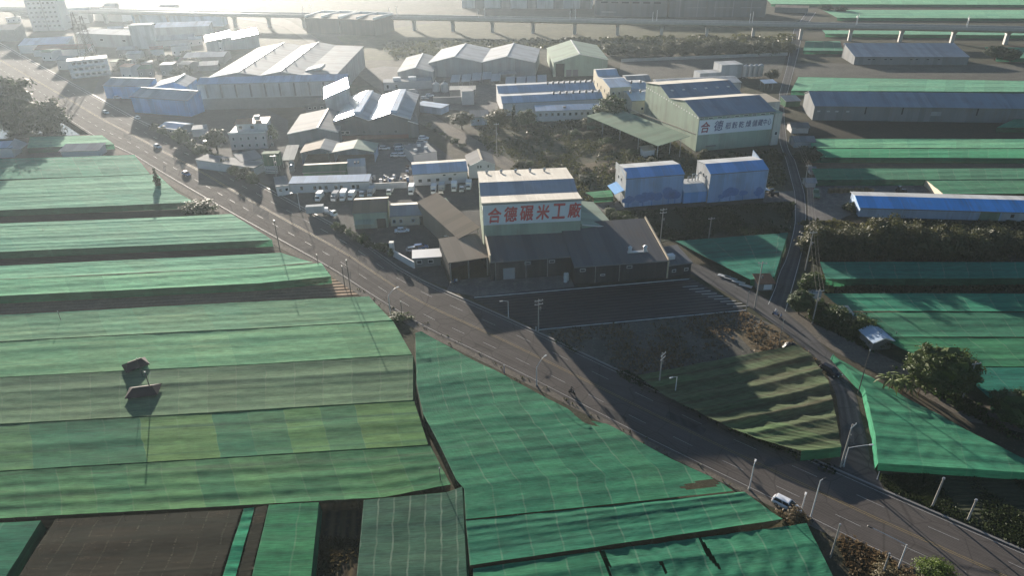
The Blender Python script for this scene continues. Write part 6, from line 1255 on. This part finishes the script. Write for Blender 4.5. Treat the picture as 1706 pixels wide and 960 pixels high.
tree('autumn-tinted tree beside the lane canopy', (1285, 135), 6, 4, 'olive'); tree('dark treelet before the far end of the side lane', (1400, 22), 6, 5, 'broad'); tree('dark treelet beside the far pale nets', (1375, 20), 6, 5.5, 'broad')
R = rnd(9)
for i in range(14):
    f = i / 13; tree(ORD[i] + ' olive bush from the lane in the hedge below the blue-roofed shed', (1358 + f * 236, 424 + R.uniform(-5, 5)), R.uniform(7.0, 9.6), R.uniform(4.6, 5.8), 'olive', 'hedge bushes below the blue-roofed shed', 'hedge_bush', 'hedge')
for i in range(5):
    f = i / 4; tree(ORD[i] + ' bush from the left in the lower hedge under the blue-roofed shed windows', (1622 + f * 110, 420 + R.uniform(-3, 3)), R.uniform(5, 6.4), R.uniform(3.8, 4.8), 'olive', 'hedge bushes at the right edge', 'hedge_bush', 'hedge')
for i in range(13):
    f = i / 12; tree(ORD[i] + ' brownish bush from the left in the row behind the grey dirt lot', (1018 + f * 290, 92 + R.uniform(-3, 3) - f * 4), R.uniform(6, 9), R.uniform(5.5, 8), 'olive', 'bushes below the viaduct', 'hedge_bush', 'hedge')
for i in range(13):
    f = i / 12; tree(ORD[i] + ' green bank bush from the junction along the dirt lane', (1358 + f * 110, 526 + f * 48 + R.uniform(-5, 5)), R.uniform(2.0, 4.0), R.uniform(1.8, 2.8), 'green', 'bank bushes along the dirt lane', 'bush', 'bush')
for i in range(16):
    f = i / 15; tree(ORD[i] + ' scrub bush from the left before the drive-through shed and lettered warehouse', (1085 + f * 215, 275 - f * 14 + R.uniform(-8, 8)), R.uniform(1.6, 3.4), R.uniform(1.6, 3.0), ('olive', 'bush')[i % 2], 'scrub bushes before the lettered warehouse', 'bush', 'bush')
PT = []
for i in range(22):
    x = R.uniform(840, 1060); y = max(R.uniform(222, 312), 232 if x < 900 else 222); PT.append((max(x, 800 + (y - 200) * .9), y))
for i, p in enumerate(sorted(PT)): tree(ORD[i] + ' low scrub bush from the left on the vacant lot', p, R.uniform(1.0, 2.6), R.uniform(1.4, 3.2), ('olive', 'dry', 'bush')[i % 3], 'scrub bushes on the vacant lot', 'bush', 'bush')
for i in range(9):
    tree(ORD[i] + ' shrub from the left along the white gate wall', (560 + i * 11.5, 383 + i * 5.4 + R.uniform(-2, 2)), R.uniform(1.8, 3.6), R.uniform(1.0, 1.7), 'bush', 'shrubs along the gate wall', 'bush', 'bush')
for i in range(12):
    tree(ORD[i] + ' roadside shrub from the blue sheds along the far kerb', (262 + i * 14.5, 216 + i * 8.1 + R.uniform(-2, 2)), R.uniform(2.8, 6.0), R.uniform(1.8, 3.0), ('bush', 'green')[i % 2], 'roadside shrubs along the far kerb', 'bush', 'bush')
for i, p in enumerate(sorted((R.uniform(105, 330), R.uniform(98, 126)) for _ in range(18))):
    tree(ORD[i] + ' hazy shrub from the left around the three-storey block', p, R.uniform(3, 6), R.uniform(3, 5), 'broad', 'hazy shrubs in the upper left', 'bush', 'bush')
for i in range(7):
    tree(ORD[i] + ' shrub from the left at the annex corner beside the dark field', (1016 + i * 9, 358 + i * 5 + R.uniform(-3, 3)), R.uniform(1.2, 2.2), R.uniform(1.2, 1.8), 'green', 'shrubs at the annex corner', 'bush', 'bush')
for i in range(6):
    tree(ORD[i] + ' dark shrub from the top along the unpaved yard lane', (715 + i * 11, 212 + i * 6.5), R.uniform(1.4, 2.4), R.uniform(1.2, 1.8), 'bush', 'shrubs along the yard lane', 'bush', 'bush')
# salvage heap
for i, p in enumerate(sorted((R.uniform(308, 345), R.uniform(88, 106)) for _ in range(14))):
    g = G(p); o = thing('scrap_sheet', ORD[i] + ' bent bright sheet from the left in the salvage yard', 'scrap', g, R.uniform(0, 3), 'scrap sheets in the salvage yard'); m = MB(); a = R.uniform(1.2, 2.8); m.hexa([(-a, -1, .1), (a, -1, .6), (a, 1, .3), (-a, 1, .1), (-a, -1, .2), (a, -1, .7), (a, 1, .4), (-a, 1, .2)]); m.build('sheet', 'metal_white', o)
# weeds: uncountable
def weeds(name, poly, n, size, mat, seed):
    R = rnd(seed); W_ = [G(p) for p in poly]; xs = [p.x for p in W_]; ys = [p.y for p in W_]; m = MB(); c = 0
    def inside(x, y):
        r = False; j = len(W_) - 1
        for i in range(len(W_)):
            if (W_[i].y > y) != (W_[j].y > y) and x < (W_[j].x - W_[i].x) * (y - W_[i].y) / (W_[j].y - W_[i].y) + W_[i].x: r = not r
            j = i
        return r
    t = 0
    while c < n and t < n * 20:
        t += 1; x, y = R.uniform(min(xs), max(xs)), R.uniform(min(ys), max(ys))
        if not inside(x, y): continue
        if math.sin(x * .21 + 1.3) * math.sin(y * .17) + math.sin(x * .6) * .4 + R.uniform(-.6, .6) < -.1: continue
        c += 1
        for k in range(3):
            s = size * R.uniform(.5, 1.4); a = R.uniform(0, 6.28); d = Vector((math.cos(a), math.sin(a), 0)) * s * .6; o_ = Vector((x + R.gauss(0, s), y + R.gauss(0, s), 0.02)); u = Vector((R.gauss(0, .3) * s, R.gauss(0, .3) * s, s * R.uniform(.6, 1.2)))
            m.face([o_ - d * .5, o_ + d * .5, o_ + d + u, o_ - d + u], [(0, 0)] * 4)
    tag(m.build(name, mat), kind='stuff')
weeds('weeds', [(870, 300), (1010, 345), (1310, 318), (1298, 250), (1160, 262), (1040, 190), (800, 200), (800, 236)], 5000, .55, 'leaf_olive', 1)
weeds('weeds', [(985, 365), (1040, 352), (1322, 338), (1312, 388), (1124, 400)], 4200, .35, 'leaf_dark', 2)
weeds('verge_grass', [(470, 402), (560, 450), (640, 500), (800, 588), (1000, 694), (1290, 835), (1390, 886), (1520, 948), (1500, 965), (1330, 875), (1180, 800), (960, 692), (780, 592), (640, 514), (540, 456)], 260, .22, 'leaf_olive', 3)
weeds('verge_grass', [(900, 553), (1060, 628), (1240, 712), (1392, 782), (1380, 790), (1300, 752), (1200, 712), (1090, 655), (1000, 612)], 1100, .3, 'leaf_dark', 4)
weeds('weeds', [(905, 553), (1244, 519), (1300, 548), (1360, 604), (1040, 622), (985, 598)], 1500, .3, 'leaf_dry', 5)
weeds('weeds', [(1340, 370), (1760, 372), (1760, 436), (1346, 436)], 4000, .6, 'leaf_olive', 6)
weeds('weeds', [(1345, 530), (1450, 585), (1530, 640), (1610, 690), (1700, 735), (1720, 720), (1620, 670), (1500, 598), (1400, 520)], 2200, .4, 'leaf_green', 7)
weeds('crop_leaves', [(1466, 795), (1740, 790), (1740, 930), (1640, 884), (1480, 816)], 5200, .22, 'leaf_dark', 8)
weeds('weeds', [(640, 72), (1000, 64), (1320, 58), (1310, 90), (900, 80), (660, 100)], 2600, 1.3, 'leaf_olive', 9)
weeds('weeds', [(1395, 900), (1420, 960), (1540, 965), (1480, 930), (1400, 890)], 700, .28, 'leaf_dry', 10)
weeds('bed_crop', [(520, 960), (528, 900), (600, 900), (598, 960)], 900, .25, 'leaf_dry', 11)
weeds('weeds', [(1365, 470), (1740, 468), (1740, 486), (1372, 488)], 2200, .4, 'leaf_dark', 12)

# small yard clutter
def drum(label, p, col, group='drums and crates in the car park', h=.95, r=.32):
    o = thing('storage_drum', label, 'drum', gl(p, .06), 0, group); m = MB(); m.tube((0, 0, 0), (0, 0, h), r, n=10); m.build('barrel', col, o); m = MB(); m.tube((0, 0, h), (0, 0, h + .06), r * 1.05, n=10); m.build('lid', 'steel', o)
R = rnd(33)
for i, p in enumerate(sorted((R.uniform(598, 684), R.uniform(296, 306)) for _ in range(22))): drum(ORD[i] + ' drum from the left behind the white boundary wall', p, ('car_white', 'car_blue', 'metal_rust', 'steel')[i % 4], h=R.uniform(.8, 1.7), r=R.uniform(.3, .6))
for i in range(12):
    o = thing('goods_pallet', ORD[i] + ' loaded pallet from the back along the right side of the car park', 'pallet', gl((R.uniform(676, 690), 244 + i * 4.3), .06), R.uniform(-.2, .2), 'pallets in the car park'); m = MB(); m.box(-.6, .6, -.5, .5, 0, .15); m.build('pallet', 'trim_tan', o); m = MB(); m.box(-.55, .55, -.45, .45, .15, R.uniform(.6, 1.5)); m.build('load', ('metal_white', 'cloth_blue', 'metal_rust')[i % 3], o)
for i, (p, q, lab) in enumerate((((896, 550), (1243, 517), 'white water pipe along the lower edge of the mulched plot'), ((790, 496), (1148, 465), 'pale kerb pipe along the upper edge of the mulched plot'))):
    m = MB(); m.tube(G(p, .12), G(q, .12), .1, n=6); tag(m.build('water_pipe', 'lamp_white'), lab, 'pipe')
for i in range(9):
    a_ = G((1150 + i * 10.5, 478 + i * 4.1)); o = thing('plank', ORD[i] + ' pale board from the annex at the row ends of the mulched plot', 'board', (a_.x, a_.y, .05), .08, 'boards at the row ends of the mulched plot'); m = MB(); m.box(-1.9, 1.9, -.16, .16, 0, .06); m.build('board', 'concrete', o)

# small houses of the hazy town
R = rnd(58)
HP = sorted([(14, 56), (42, 84), (72, 101), (98, 116), (12, 38), (30, 26), (186, 116), (204, 130), (214, 104), (238, 116), (254, 98), (276, 110), (288, 92), (198, 96), (270, 126), (300, 122), (182, 58), (206, 56), (290, 28), (352, 32), (268, 22), (150, 22), (176, 20), (316, 76), (350, 84), (232, 128)])
OR2 = ORD + ['twenty-third', 'twenty-fourth', 'twenty-fifth', 'twenty-sixth']
for i, p in enumerate(HP):
    w = R.uniform(16, 30); hh = R.uniform(3.2, 6.5)
    pr = [(0, hh), (R.uniform(3, 5), hh + R.uniform(.8, 1.8)), (R.uniform(7, 10), hh)] if i % 3 else [(0, hh), (R.uniform(6, 9), hh + .1)]
    hb = hall('town_house', OR2[i] + ' small hazy town house from the left, upper left', 'house', p, (p[0] + w, p[1] - R.uniform(-1, 2)), 0.0, pr, wall=('render_white', 'render_grey', 'concrete_dark', 'render_pink')[i % 4], roof=('metal_pale', 'metal_brick', 'metal_grey', 'metal_white', 'metal_darkgreen')[i % 5], ov=.25, group='small houses of the hazy town')
    windows(hb, 'F', lin(1.5, hb.W - 1.5, max(2, int(hb.W / 3.2))), 1.1, 1.1, 1.2)
